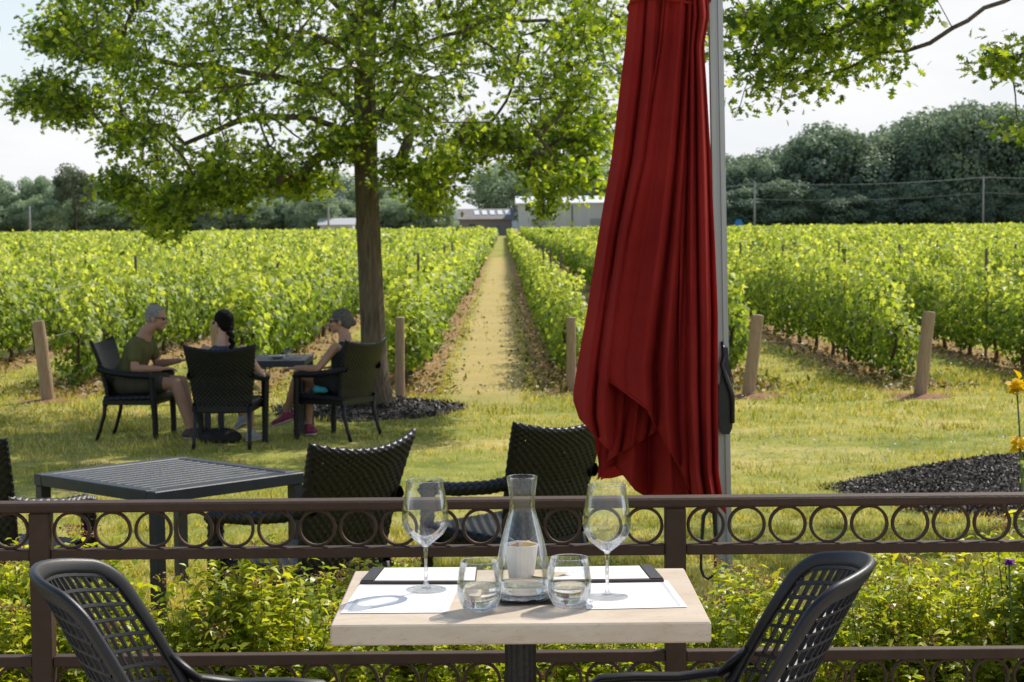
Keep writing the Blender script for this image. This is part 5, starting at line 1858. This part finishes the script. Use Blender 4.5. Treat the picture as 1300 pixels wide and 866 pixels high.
def resin_chair(label, x, y, ang, grp='black lattice armchairs'):
    t = empty('lattice_armchair', (x, y, 0), ang, label, 'armchair', grp)
    Hs, Ht = .42, .822

    def S(u, v):
        """u -1..1 across, v 0..1 from seat to top"""
        z = Hs + (Ht - Hs) * v - .030 * abs(u) ** 2.4 * v ** 2
        half = .212 + .008 * math.sin(math.pi * v)
        xb = -.185 - .165 * v - .03 * v * v                 # reclined centre line
        wrap = .125 * abs(u) ** 2.2 * (1 - .10 * v)          # wings come forward
        return np.array([xb + wrap, half * u * (1 - .06 * v), z])

    def nrm(u, v):
        e = 1e-3
        a = S(u + e, v) - S(u - e, v); c = S(u, v + e) - S(u, v - e)
        n_ = np.cross(a, c); return n_ / np.linalg.norm(n_)

    # lattice
    b_ = MB()
    def ribbon(uv, wd_, dp):
        """flat bar: wd_ along the surface, dp through it"""
        pts = [S(*q) for q in uv]
        ns = [nrm(*q) for q in uv]
        V_ = []
        for i, (p_, n_) in enumerate(zip(pts, ns)):
            tn = pts[min(i + 1, len(pts) - 1)] - pts[max(i - 1, 0)]; tn /= np.linalg.norm(tn)
            sd2 = np.cross(tn, n_)
            V_ += [p_ + sd2 * wd_ / 2 + n_ * dp / 2, p_ - sd2 * wd_ / 2 + n_ * dp / 2, p_ - sd2 * wd_ / 2 - n_ * dp / 2, p_ + sd2 * wd_ / 2 - n_ * dp / 2]
        b_.add(V_, [(4 * i + j, 4 * i + (j + 1) % 4, 4 * i + 4 + (j + 1) % 4, 4 * i + 4 + j) for i in range(len(pts) - 1) for j in range(4)])
    for k in range(11):
        v = .03 + k * .088
        ribbon([(u, min(max(v + .012 * (1 - u * u), 0), .93)) for u in np.linspace(-.93, .93, 20)], .0075, .013)
    for k in range(-10, 11):
        uv = []
        for v in np.linspace(0, .93, 14):
            u = k * .092 + .10 * (v - .45) * (1 if k >= 0 else -1) * .6 + .05 * math.sin(v * 3)
            if abs(u) < .93 and v < .95: uv.append((u, v))
        if len(uv) > 2: ribbon(uv, .0042, .011)
    b_.build('lattice', M_RESIN, t)
    # rim: up one side, across the rounded top, down the other
    path = [(-1, v) for v in np.linspace(.0, .85, 14)]
    for a in np.linspace(0, math.pi / 2, 8)[1:]:
        path.append((-1 + .16 * (1 - math.cos(a)), .85 + .12 * math.sin(a)))
    path += [(u, .97) for u in np.linspace(-.78, .78, 12)]
    for a in np.linspace(math.pi / 2, 0, 8)[:-1]:
        path.append((1 - .16 * (1 - math.cos(a)), .85 + .12 * math.sin(a)))
    path += [(1, v) for v in np.linspace(.85, 0, 14)]
    pts = [S(*q) for q in path]; ns = [nrm(*q) for q in path]
    V_ = []
    nsec = 10
    for i, (p_, n_) in enumerate(zip(pts, ns)):
        tn = pts[min(i + 1, len(pts) - 1)] - pts[max(i - 1, 0)]; tn /= np.linalg.norm(tn)
        sd2 = np.cross(tn, n_)
        u, v = path[i]
        wd_ = .0135 + .009 * max(0, v - .5) * 2 * (1 - abs(u) * .5)
        for j in range(nsec):
            a = j / nsec * 2 * math.pi
            V_.append(p_ + sd2 * wd_ * math.copysign(abs(math.cos(a)) ** .7, math.cos(a)) + n_ * .0105 * math.copysign(abs(math.sin(a)) ** .7, math.sin(a)))
    b_ = MB(); b_.add(V_, [(nsec * i + j, nsec * i + (j + 1) % nsec, nsec * i + nsec + (j + 1) % nsec, nsec * i + nsec + j) for i in range(len(pts) - 1) for j in range(nsec)])
    b_.build('back_rim', M_RESIN, t, True)
    # seat shell
    b_ = MB()
    Pg = np.array([[(-.20 + .44 * j / 20, (i / 20 * 2 - 1) * .235, Hs + .012 * ((i / 20 * 2 - 1) ** 2) - .02 * math.sin(math.pi * j / 20) - .02 * max(0, j / 20 - .85) * 6) for i in range(21)] for j in range(21)])
    b_.grid(Pg); st_o = b_.build('seat', M_RESIN, t, True)
    so_ = st_o.modifiers.new('s', 'SOLIDIFY'); so_.thickness = .014; apply_mods(st_o); st_o.data.shade_smooth()
    for s in (-1, 1):
        a0 = S(s, .36); a1 = S(s, .26)
        b_ = MB()
        b_.tube([a0 + [-.004, 0, .02], a1 + [.03, s * .012, 0], (-.075, s * .262, .515), (.02, s * .272, .50), (.12, s * .272, .50), (.20, s * .265, .495), (.235, s * .258, .47)], [.017, .022, .021, .021, .021, .020, .016], 12, flat=.55, up=(0, 0, 1))
        b_.build('armrest', M_RESIN, t, True)
        b_ = MB(); b_.tube([(.225, s * .258, .48), (.232, s * .252, .42), (.245, s * .25, .2), (.255, s * .255, 0)], [.018, .021, .019, .015], 10); b_.build('leg', M_RESIN, t, True)
        b_ = MB(); b_.tube([S(s, .0) + [0, 0, .02], (-.22, s * .225, .3), (-.25, s * .235, .15), (-.29, s * .245, 0)], [.019, .021, .018, .015], 10); b_.build('leg', M_RESIN, t, True)
    return t


resin_chair('black lattice armchair at the left side of the bistro table', -.63, 3.90, R(2))
resin_chair('black lattice armchair at the right side of the bistro table', .375, 3.92, R(180 - 4))

# ------------------------------------------------------------------ shrubs behind the railing
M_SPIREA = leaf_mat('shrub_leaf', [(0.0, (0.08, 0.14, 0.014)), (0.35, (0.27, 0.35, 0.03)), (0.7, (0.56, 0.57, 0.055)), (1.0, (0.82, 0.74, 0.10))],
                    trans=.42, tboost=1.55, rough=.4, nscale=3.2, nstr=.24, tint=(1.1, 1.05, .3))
M_TWIG = surf_mat('shrub_twig', (.09, .05, .03), (.16, .09, .05), rough=.8)
M_FLOWER = leaf_mat('dry_flower', [(0, (.16, .07, .04)), (.5, (.34, .18, .10)), (1, (.52, .33, .20))], trans=.2, tboost=1.1, rough=.8)


def shrub_meshes(seed, n, rx, ry, h):
    g_ = np.random.default_rng(seed)
    ns = 260
    # upright shoots fanning from the crown, each carrying pairs of leaves
    C, Nn, Sz, Ax, Rn = [], [], [], [], []
    tw = MB()
    fl_c = []
    for i in range(ns):
        a = g_.random() * 2 * math.pi
        r = g_.random() ** .55
        top = np.array([rx * r * math.cos(a), ry * r * math.sin(a), h * (1 - .42 * r ** 2.2) * g_.uniform(.82, 1.08)])
        base = np.array([top[0] * .25, top[1] * .25, 0.02])
        mid = base * .4 + top * .6 + np.array([0, 0, -.02]) ; mid[:2] = base[:2] * .35 + top[:2] * .65
        pts = [base, mid, top]
        if i < 120: tw.tube(pts, [.004, .0028, .0012], 4, cap=False)
        k = int(n / ns)
        u = g_.random(k) ** .75
        P_ = np.where(u[:, None] < .6, base + (mid - base) * (u / .6)[:, None], mid + (top - mid) * ((u - .6) / .4)[:, None])
        an = g_.random(k) * 2 * math.pi
        d_ = np.stack([np.cos(an), np.sin(an), .35 + .8 * g_.random(k)], 1)
        C.append(P_ + d_ * .015 * g_.random((k, 1)) + g_.normal(size=(k, 3)) * .008)
        Ax.append(d_)
        Nn.append(np.stack([-np.cos(an) * .5, -np.sin(an) * .5, np.ones(k)], 1) + g_.normal(size=(k, 3)) * .45)
        Sz.append(g_.uniform(.022, .046, k) * (1.1 - .25 * u))
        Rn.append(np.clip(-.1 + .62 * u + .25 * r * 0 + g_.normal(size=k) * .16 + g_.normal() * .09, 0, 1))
        if g_.random() < .16: fl_c.append(top + [0, 0, .012])
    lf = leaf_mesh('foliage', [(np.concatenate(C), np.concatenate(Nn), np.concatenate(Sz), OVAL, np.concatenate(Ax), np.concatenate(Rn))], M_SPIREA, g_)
    fc = []
    for c in fl_c:
        m_ = 45
        v = g_.normal(size=(m_, 3)) * [.022, .022, .007]
        fc.append(c + v)
    fc = np.concatenate(fc)
    fm = leaf_mesh('flower_cluster', [(fc, g_.normal(size=fc.shape) + [0, 0, 1], g_.uniform(.004, .009, len(fc)), CLUMP, None, None)], M_FLOWER, g_)
    return lf, tw.mesh('stems', M_TWIG), fm


SH = [shrub_meshes(50 + i, 24000, .44, .38, 1.0) for i in range(4)]
sh_specs = [  # x, y, height, width, label
    (-2.55, 5.55, 1.03, 1.0, 'yellow green shrub beyond the left picture edge behind the railing'),
    (-1.88, 5.45, 1.03, 1.05, 'tall yellow green shrub behind the left lattice armchair, at the picture edge'),
    (-1.30, 5.40, 1.00, 1.05, 'yellow green shrub directly behind the back of the left lattice armchair'),
    (-.78, 5.50, .97, 1.0, 'shrub with dry pink flower heads in front of the wicker chair arm'),
    (-.25, 5.50, .93, 1.0, 'dark green shrub left of the bistro table before the wicker chair'),
    (.22, 5.75, .80, 1.0, 'low shrub hidden behind the bistro tabletop'),
    (.72, 5.55, .90, .95, 'bright shrub right of the bistro tabletop at the parasol mast'),
    (1.18, 5.45, .93, .95, 'bright shrub seen through the right lattice armchair'),
    (1.62, 5.50, 1.06, 1.1, 'tall golden shrub behind the right end of the railing'),
    (2.05, 5.75, 1.05, 1.1, 'golden green shrub cut by the right picture edge'),
    (2.65, 5.60, 1.0, 1.0, 'yellow green shrub beyond the right picture edge'),
    (-1.60, 6.05, .90, 1.0, 'shrub in the second rank behind the left armchair'),
    (-.55, 6.15, .84, 1.0, 'shrub in the second rank below the wicker seat'),
    (1.35, 6.10, .86, 1.0, 'shrub in the second rank right of the mast'),
]
for i, (x, y, h_, wd_, lab) in enumerate(sh_specs):
    h_ *= 1.07
    o = empty('spirea_shrub', (x, y, LAWN), i * 1.9, lab, 'shrub', 'shrubs along the railing')
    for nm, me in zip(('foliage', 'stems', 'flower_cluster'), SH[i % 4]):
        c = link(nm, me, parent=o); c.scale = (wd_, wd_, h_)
# bark and soil of the bed
g = MB()
XX, YY = np.meshgrid(np.linspace(-4, 4, 80), np.linspace(4.78, 6.7, 24))
g.grid(np.stack([XX, YY, LAWN + .03 + .02 * smooth_noise(XX * 5 + YY * 3, 3) - .05 * (YY > 6.6)], -1))
tag(g.build('planting_bed', M_MULCH_B, smooth=True), kind='structure')

# day lilies and a purple flower at the right edge
M_YEL = leaf_mat('yellow_petal', [(0, (.80, .52, .01)), (.5, (.88, .64, .02)), (1, (.92, .74, .05))], trans=.4, tboost=1.1, rough=.5, tint=(1, 1, .6))
M_PUR = leaf_mat('purple_petal', [(0, (.16, .02, .30)), (1, (.35, .08, .55))], trans=.35, tboost=1.1, rough=.5, tint=(1, 1, 1))
M_STEMG = surf_mat('green_stem', (.07, .12, .02), (.12, .18, .04), rough=.6)


def flower_stem(name, base, top, rad, mat, label, cat, petals=7, leaves=True, g_=rng):
    o = empty(name, base, 0, label, cat)
    d = Vector(top) - Vector(base)
    b_ = MB(); b_.tube([(0, 0, 0), d * .5 + Vector((.02, 0, 0)), d], [.006, .0045, .003], 6); b_.build('stem', M_STEMG, o, True)
    C = []; A_ = []; Nn = []
    for k in range(petals * 3):
        a = k * 2.4
        el_ = .2 + .9 * (k % 3) / 2
        A_.append((math.cos(a) * math.cos(el_), math.sin(a) * math.cos(el_), math.sin(el_)))
        C.append(np.array(d) + g_.normal(size=3) * rad * .25)
        Nn.append((-math.cos(a) * math.sin(el_), -math.sin(a) * math.sin(el_), math.cos(el_)))
    me = leaf_mesh('petals', [(np.array(C), np.array(Nn) + g_.normal(size=(len(C), 3)) * .3, rad * 1.1, OVAL * [1, 1.5, 1], np.array(A_), None)], mat, g_)
    link('petals', me, parent=o)
    if leaves:
        n_ = 26
        t_ = g_.random(n_)
        a = g_.random(n_) * 6.28
        Cl = np.array([np.array(d) * q * .9 for q in t_])
        link('leaves', leaf_mesh('leaves', [(Cl, np.stack([np.cos(a) * -.3, np.sin(a) * -.3, np.ones(n_)], 1), g_.uniform(.04, .08, n_), OVAL, np.stack([np.cos(a), np.sin(a), np.full(n_, .4)], 1), None)], M_SPIREA, g_), parent=o)
    return o


for px, py, lab in ((1291, 494, 'upper yellow flower on a tall stalk at the right edge'), (1294, 568, 'lower yellow flower on a stalk at the right edge')):
    tpn = P(px, py, 6.3)
    flower_stem('yellow_flower', (tpn.x + .08, 6.35, LAWN), tpn, .034, M_YEL, lab, 'flower', 8)
tpn = P(1281, 716, 5.3)
flower_stem('purple_flower', (tpn.x + .03, 5.4, LAWN), tpn, .018, M_PUR, 'small purple flower above the golden shrub at right', 'flower', 5)
# ------------------------------------------------------------------ people
def skin_mat(name, c1, c2):
    m = surf_mat(name, c1, c2, rough=.55, scale=7, bump=.08, bscale=120, spec=.35)
    return m


M_SKIN = skin_mat('skin_tanned', (.36, .20, .135), (.46, .27, .19))
M_SKIN2 = skin_mat('skin_light', (.44, .27, .19), (.54, .34, .25))
M_GREYH = surf_mat('grey_hair', (.13, .125, .12), (.36, .35, .34), rough=.8, scale=30, stretch=(1, 1, 3), bump=.5, bscale=160)
M_GREYH2 = surf_mat('dark_grey_hair', (.04, .037, .035), (.15, .145, .14), rough=.8, scale=30, stretch=(1, 1, 3), bump=.5, bscale=160)
M_DARKH = surf_mat('dark_hair', (.003, .0025, .002), (.009, .007, .006), rough=.7, scale=30, stretch=(1, 1, 3), bump=.8, bscale=160, spec=.12)
M_OLIVE = surf_mat('olive_cotton', (.085, .085, .022), (.12, .118, .035), rough=.9, scale=9, bump=.3, bscale=40)
M_KHAKI = surf_mat('dark_khaki', (.045, .042, .030), (.07, .065, .045), rough=.9, scale=9, bump=.3, bscale=40)
M_NAVY = surf_mat('navy_cotton', (.035, .045, .085), (.055, .07, .12), rough=.9, scale=9, bump=.3, bscale=40)
M_BLACKC = surf_mat('black_cotton', (.012, .012, .014), (.022, .022, .025), rough=.9, scale=9, bump=.3, bscale=40)
M_AQUA = surf_mat('aqua_cloth', (.015, .22, .30), (.02, .28, .37), rough=.7)
M_SHOE_G = surf_mat('grey_mesh_shoe', (.30, .32, .36), (.42, .44, .48), rough=.7, scale=30)
M_SHOE_B = surf_mat('brown_shoe', (.05, .035, .028), (.08, .055, .045), rough=.6)
M_SHOE_P = surf_mat('pink_shoe', (.22, .025, .07), (.32, .045, .11), rough=.6, scale=20)
M_SOLE = surf_mat('shoe_sole', (.5, .5, .5), (.6, .6, .6), rough=.7)
M_LENS = surf_mat('dark_lens', (.008, .008, .010), (.012, .012, .014), rough=.08, bump=0, spec=.8)


class Blob:
    def __init__(s): s.b = MB()

    def cap(s, a, b, ra, rb, fl=None, up=None):
        a, b = np.array(a, float), np.array(b, float)
        d = b - a; L = np.linalg.norm(d); d = d / (L + 1e-9)
        pts, rr = [], []
        for k in range(7):
            t_ = math.pi / 2 * (1 - k / 6); pts.append(a - d * ra * math.sin(t_)); rr.append(max(ra * math.cos(t_), ra * .04))
        for k in range(7):
            t_ = math.pi / 2 * k / 6; pts.append(b + d * rb * math.sin(t_)); rr.append(max(rb * math.cos(t_), rb * .04))
        s.b.tube(pts, rr, 14, True, fl, up)
        return s

    def ell(s, c, r, fr=None):
        s.b.ball(c, r, 10, None if fr is None else np.array(fr).T)
        return s

    def build(s, name, mat, parent, vox=.008, it=3):
        o = s.b.build(name, mat, parent)
        m_ = o.modifiers.new('r', 'REMESH'); m_.mode = 'VOXEL'; m_.voxel_size = vox; m_.use_smooth_shade = True
        m2 = o.modifiers.new('s', 'SMOOTH'); m2.factor = .5; m2.iterations = it
        apply_mods(o)
        if not o.data.materials: o.data.materials.append(mat)
        o.data.shade_smooth()
        return o


def lerp(a, b, t): return np.array(a) * (1 - t) + np.array(b) * t


def figure(label, loc, ang, J, skin, hair, hairkind, top, bottom, shoe, sleeve=.55, female=False):
    root = empty('person', loc, ang, label, 'person')
    J = {k: np.array(v, float) for k, v in J.items()}
    f = unit(J['look']); u = unit(J['up'] - f * np.dot(J['up'], f)); s_ = np.cross(u, f)
    fr = [f, s_, u]          # rows: forward, left, up
    H = J['head']
    hp = lambda a, b_, c: H + f * a + s_ * b_ + u * c
    sw = .175 if female else .205
    k = .92 if female else 1.0
    pel, che, nek = J['pelvis'], J['chest'], J['neck']
    sd = unit(J.get('side', np.array([0, 1., 0])))
    B = Blob()
    # torso
    B.cap(pel + sd * .07, pel - sd * .07, .105 * k, .105 * k)
    mid = lerp(pel, che, .5)
    B.cap(pel, mid, .115 * k, .11 * k, 1.25 if False else None)
    for q in (-1, 1):
        B.cap(pel + sd * q * .06, che + sd * q * .075, .095 * k, .105 * k)
        B.cap(che + sd * q * .05, che + sd * q * (sw - .02) + unit(nek - che) * .07, .085 * k, .052 * k)
    B.cap(che, nek, .10 * k, .060)
    B.cap(nek, hp(-.02, 0, -.06), .063 * k, .058 * k)
    # head
    hr = .96 if female else 1.0
    B.ell(hp(-.012, 0, .025), (.098 * hr, .076 * hr, .092 * hr), fr)
    B.ell(hp(.028, 0, -.035), (.066 * hr, .058 * hr, .072 * hr), fr)
    B.ell(hp(.062, 0, -.086), (.026, .030, .022), fr)
    B.cap(hp(.084, 0, .012), hp(.106, 0, -.026), .009, .013)
    for q in (-1, 1):
        B.ell(hp(.106, q * .0, -.03), (.010, .016, .009), fr)
        B.ell(hp(.072, q * .032, -.024), (.022, .022, .02), fr)
        B.ell(hp(.074, q * .03, .022), (.018, .026, .009), fr)
        B.ell(hp(-.004, q * .078, -.012), (.018, .010, .031), fr)
    B.ell(hp(.086, 0, -.055), (.013, .024, .0065), fr)
    B.ell(hp(.083, 0, -.066), (.012, .020, .0065), fr)
    # limbs
    for q, S_ in ((1, 'L'), (-1, 'R')):
        sh = che + sd * q * sw + unit(nek - che) * .08
        J['sh' + S_] = sh
        el_, wr = J['elbow' + S_], J['wrist' + S_]
        B.cap(sh, el_, .050 * k, .038 * k)
        B.cap(el_, lerp(el_, wr, .3), .038 * k, .040 * k)
        B.cap(lerp(el_, wr, .3), wr, .040 * k, .026 * k)
        hd = unit(J['hand' + S_]); pn = unit(np.cross(hd, np.cross([0, 0, 1.], hd)) + 1e-6)   # palm normal, roughly up
        across = unit(np.cross(pn, hd))
        pc = wr + hd * .055
        for w_ in (-.022, -.008, .008, .022):
            B.cap(wr + hd * .015 + across * w_ * .7, wr + hd * .085 + across * w_, .014, .0115)
        for i, w_ in enumerate((-.029, -.010, .010, .028)):
            L_ = (.060, .074, .080, .070)[i] if q > 0 else (.070, .080, .074, .060)[i]
            a0 = wr + hd * .088 + across * w_
            sp = unit(hd + across * w_ * 5 - pn * .15)
            a1 = a0 + sp * L_ * .5
            a2 = a1 + unit(sp - pn * .75) * L_ * .5
            B.cap(a0, a1, .0098, .0088); B.cap(a1, a2, .0088, .0075)
        th_ = -q * across if J.get('flip' + S_) is not None else q * across * -1
        t0 = wr + hd * .03 + th_ * .025
        t1 = t0 + unit(hd * .7 + th_) * .038
        B.cap(t0, t1, .013, .0105); B.cap(t1, t1 + unit(hd + th_ * .35) * .03, .0105, .0085)
        hip = pel + sd * q * .095 * k - np.array([0, 0, .01])
        kn, an = J['knee' + S_], J['ankle' + S_]
        J['hip' + S_] = hip
        B.cap(hip, kn, .088 * k, .056 * k)
        B.cap(kn, lerp(kn, an, .3), .054 * k, .056 * k)
        B.cap(lerp(kn, an, .3), an, .056 * k, .034 * k)
        td_ = unit(J['toe' + S_])
        B.cap(an, an + td_ * .02 - np.array([0, 0, .02]), .034, .032)
    body = B.build('body', skin, root, .0065, 3)
    # clothes
    T = Blob()
    g_ = .014
    T.cap(pel + sd * .075 + [0, 0, .03], pel - sd * .075 + [0, 0, .03], .105 * k + g_, .105 * k + g_)
    for q, S_ in ((1, 'L'), (-1, 'R')):
        T.cap(pel + sd * q * .06, che + sd * q * .075, .095 * k + g_, .105 * k + g_)
        if sleeve > 0:
            T.cap(che + sd * q * .05, J['sh' + S_], .085 * k + g_, .052 * k + g_)
            T.cap(J['sh' + S_], lerp(J['sh' + S_], J['elbow' + S_], sleeve), .056 * k + g_, .052 * k + g_)
        else:
            T.cap(che + sd * q * .03, che + sd * q * .085 + unit(nek - che) * .08, .08 * k + g_, .03 * k + g_)
    T.cap(che, lerp(che, nek, .78), .10 * k + g_, .058 + g_ * .5)
    # cloth folds
    ax_ = unit(che - pel)
    for i in range(5):
        c = lerp(pel, che, .1 + .2 * i) - f * .0
        T.cap(c + sd * .13 + ax_ * .02, c - sd * .11 - ax_ * .03, .035, .03)
    T.build('shirt', top, root, .009, 3)
    Sh = Blob()
    Sh.cap(pel + sd * .08, pel - sd * .08, .112 * k + g_, .112 * k + g_)
    for q, S_ in ((1, 'L'), (-1, 'R')):
        Sh.cap(J['hip' + S_], lerp(J['hip' + S_], J['knee' + S_], float(J.get('hem', .72))), .088 * k + g_, .070 * k + g_ * 1.4)
    Sh.build('shorts', bottom, root, .009, 3)
    for S_ in 'LR':
        an, td_ = J['ankle' + S_], unit(J['toe' + S_])
        upv = unit(np.cross(td_, np.cross([0, 0, 1.], td_)))
        b0 = an - upv * .045
        Z = Blob()
        Z.cap(b0 - td_ * .045, b0 + td_ * .03, .040, .042)
        Z.cap(b0 + td_ * .03 - upv * .003, b0 + td_ * .155 - upv * .012, .041, .030)
        Z.cap(an - upv * .005, an - upv * .035, .042, .042)
        so2 = Z.build('shoe', shoe, root, .008, 2)
        Z = Blob()
        Z.cap(b0 - td_ * .045 - upv * .032, b0 + td_ * .15 - upv * .034, .036, .030, .42, upv)
        Z.build('sole', M_SOLE, so2, .007, 1)
    # hair
    Hh = Blob()
    if hairkind == 'short':
        Hh.ell(hp(-.026, 0, .040), (.099, .083, .090), fr)
        Hh.ell(hp(-.055, 0, -.005), (.060, .074, .072), fr)
        for q in (-1, 1): Hh.ell(hp(.005, q * .062, .035), (.04, .020, .045), fr)
        for i in range(22):
            a = random.uniform(-2.6, 2.6); e_ = random.uniform(.1, 1.3)
            d = np.array([math.cos(a) * math.cos(e_), math.sin(a) * math.cos(e_), math.sin(e_)])
            if d[0] > .7: continue
            Hh.ell(hp(-.026 + .094 * d[0], .078 * d[1], .040 + .086 * d[2]), (.020, .018, .014), fr)
    elif hairkind == 'plait':
        Hh.ell(hp(-.022, 0, .036), (.104, .086, .094), fr)
        Hh.ell(hp(-.060, 0, -.01), (.060, .076, .078), fr)
        p0 = hp(-.10, 0, -.055)
        back_ = unit(pel - che)
        for i in range(8):
            c = p0 - f * .012 * min(i, 3) + np.array([0, 0, -.034]) * i + s_ * (.010 if i % 2 else -.010)
            Hh.ell(c, (.030 - .0018 * i, .034 - .0022 * i, .030), fr)
        Hh.ell(p0 + np.array([0, 0, -.034 * 8.4]), (.014, .016, .035), fr)
    else:
        Hh.ell(hp(-.024, 0, .036), (.104, .086, .092), fr)
        Hh.ell(hp(-.062, 0, -.008), (.062, .078, .076), fr)
        Hh.ell(hp(-.125, 0, -.015), (.035, .038, .036), fr)
    Hh.build('hair', hair, root, .0065, 2)
    # sunglasses
    gl = MB()
    for q in (-1, 1):
        M3 = np.array([f, s_, u])
        gl.ball(hp(.088, q * .031, .006), (.007, .026, .018), 8, M3.T)
        gl.tube([hp(.086, q * .056, .010), hp(.045, q * .075, .010), hp(-.01, q * .083, .004)], .0032, 6)
    gl.tube([hp(.096, -.012, .010), hp(.099, 0, .012), hp(.096, .012, .010)], .003, 6)
    gl.build('sunglasses', M_LENS, root, True)
    return root


# coordinates: x forward from the chair centre, y left, z above the lawn
figure('grey haired man in an olive T-shirt and sunglasses leaning forward on the left chair', (-3.62, 17.9, LAWN), R(-6), dict(
    pelvis=(-.10, 0, .545), chest=(.02, 0, .86), neck=(.10, 0, 1.035), head=(.205, 0, 1.165), look=(1, -.12, -.12), up=(.25, 0, 1),
    elbowL=(.12, .27, .70), wristL=(.36, .20, .74), handL=(1, -.15, .12), elbowR=(.06, -.28, .70), wristR=(.29, -.20, .69), handR=(1, .25, .05),
    kneeL=(.40, .13, .545), ankleL=(.50, .15, .10), toeL=(1, .1, -.03), kneeR=(.42, -.14, .545), ankleR=(.56, -.15, .10), toeR=(1, -.1, -.03), hem=.66), M_SKIN, M_GREYH, 'short', M_OLIVE, M_KHAKI, M_SHOE_B, .55)
figure('woman with dark plait and navy top, back to the camera, head turned left', (-2.64, 17.15, LAWN), R(88), dict(
    pelvis=(-.10, 0, .535), chest=(-.125, 0, .83), neck=(-.12, 0, 1.005), head=(-.095, 0.01, 1.155), look=(.75, .75, -.05), up=(0, 0, 1),
    elbowL=(-.02, .325, .665), wristL=(.20, .29, .685), handL=(1, -.2, 0), elbowR=(-.02, -.325, .665), wristR=(.20, -.29, .685), handR=(1, .2, 0),
    kneeL=(.42, .02, .60), ankleL=(.58, -.03, .22), toeL=(.8, .5, -.3), kneeR=(.38, -.12, .50), ankleR=(.36, -.15, .10), toeR=(1, -.35, -.03), hem=.6), M_SKIN2, M_DARKH, 'plait', M_NAVY, M_BLACKC, M_SHOE_G, 0, True)
figure('grey haired woman in sunglasses and a black sleeveless top sitting by the tree trunk', (-1.68, 17.75, LAWN), R(150), dict(
    pelvis=(-.10, 0, .535), chest=(-.12, 0, .81), neck=(-.10, 0, .985), head=(-.045, 0, 1.125), look=(.86, .5, -.03), up=(0, 0, 1),
    elbowL=(.0, .31, .69), wristL=(.24, .32, .695), handL=(1, -.05, -.12), elbowR=(.02, -.31, .68), wristR=(.24, -.26, .66), handR=(1, .35, -.1),
    kneeL=(.40, .06, .62), ankleL=(.60, .02, .22), toeL=(.95, .1, -.3), kneeR=(.38, -.06, .51), ankleR=(.36, -.03, .10), toeR=(1, 0.1, -.03), hem=.45), M_SKIN, M_GREYH2, 'bun', M_BLACKC, M_BLACKC, M_SHOE_P, 0, True)
# aqua cloth bundle resting at her side on the seat
b_ = Blob()
b_.ell((0, 0, .03), (.055, .03, .03)).ell((.03, .01, .02), (.035, .03, .022)).ell((-.045, 0, .035), (.04, .03, .035))
o = b_.build('aqua_cloth', M_AQUA, None, .007, 2)
o.location = (-1.68 + math.cos(R(150)) * .02 + math.sin(R(150)) * -.215 * -1 * -1, 17.75 - .225, LAWN + .46)
tag(o, 'small bright aqua cloth tucked beside the grey haired woman on her chair', 'cloth')
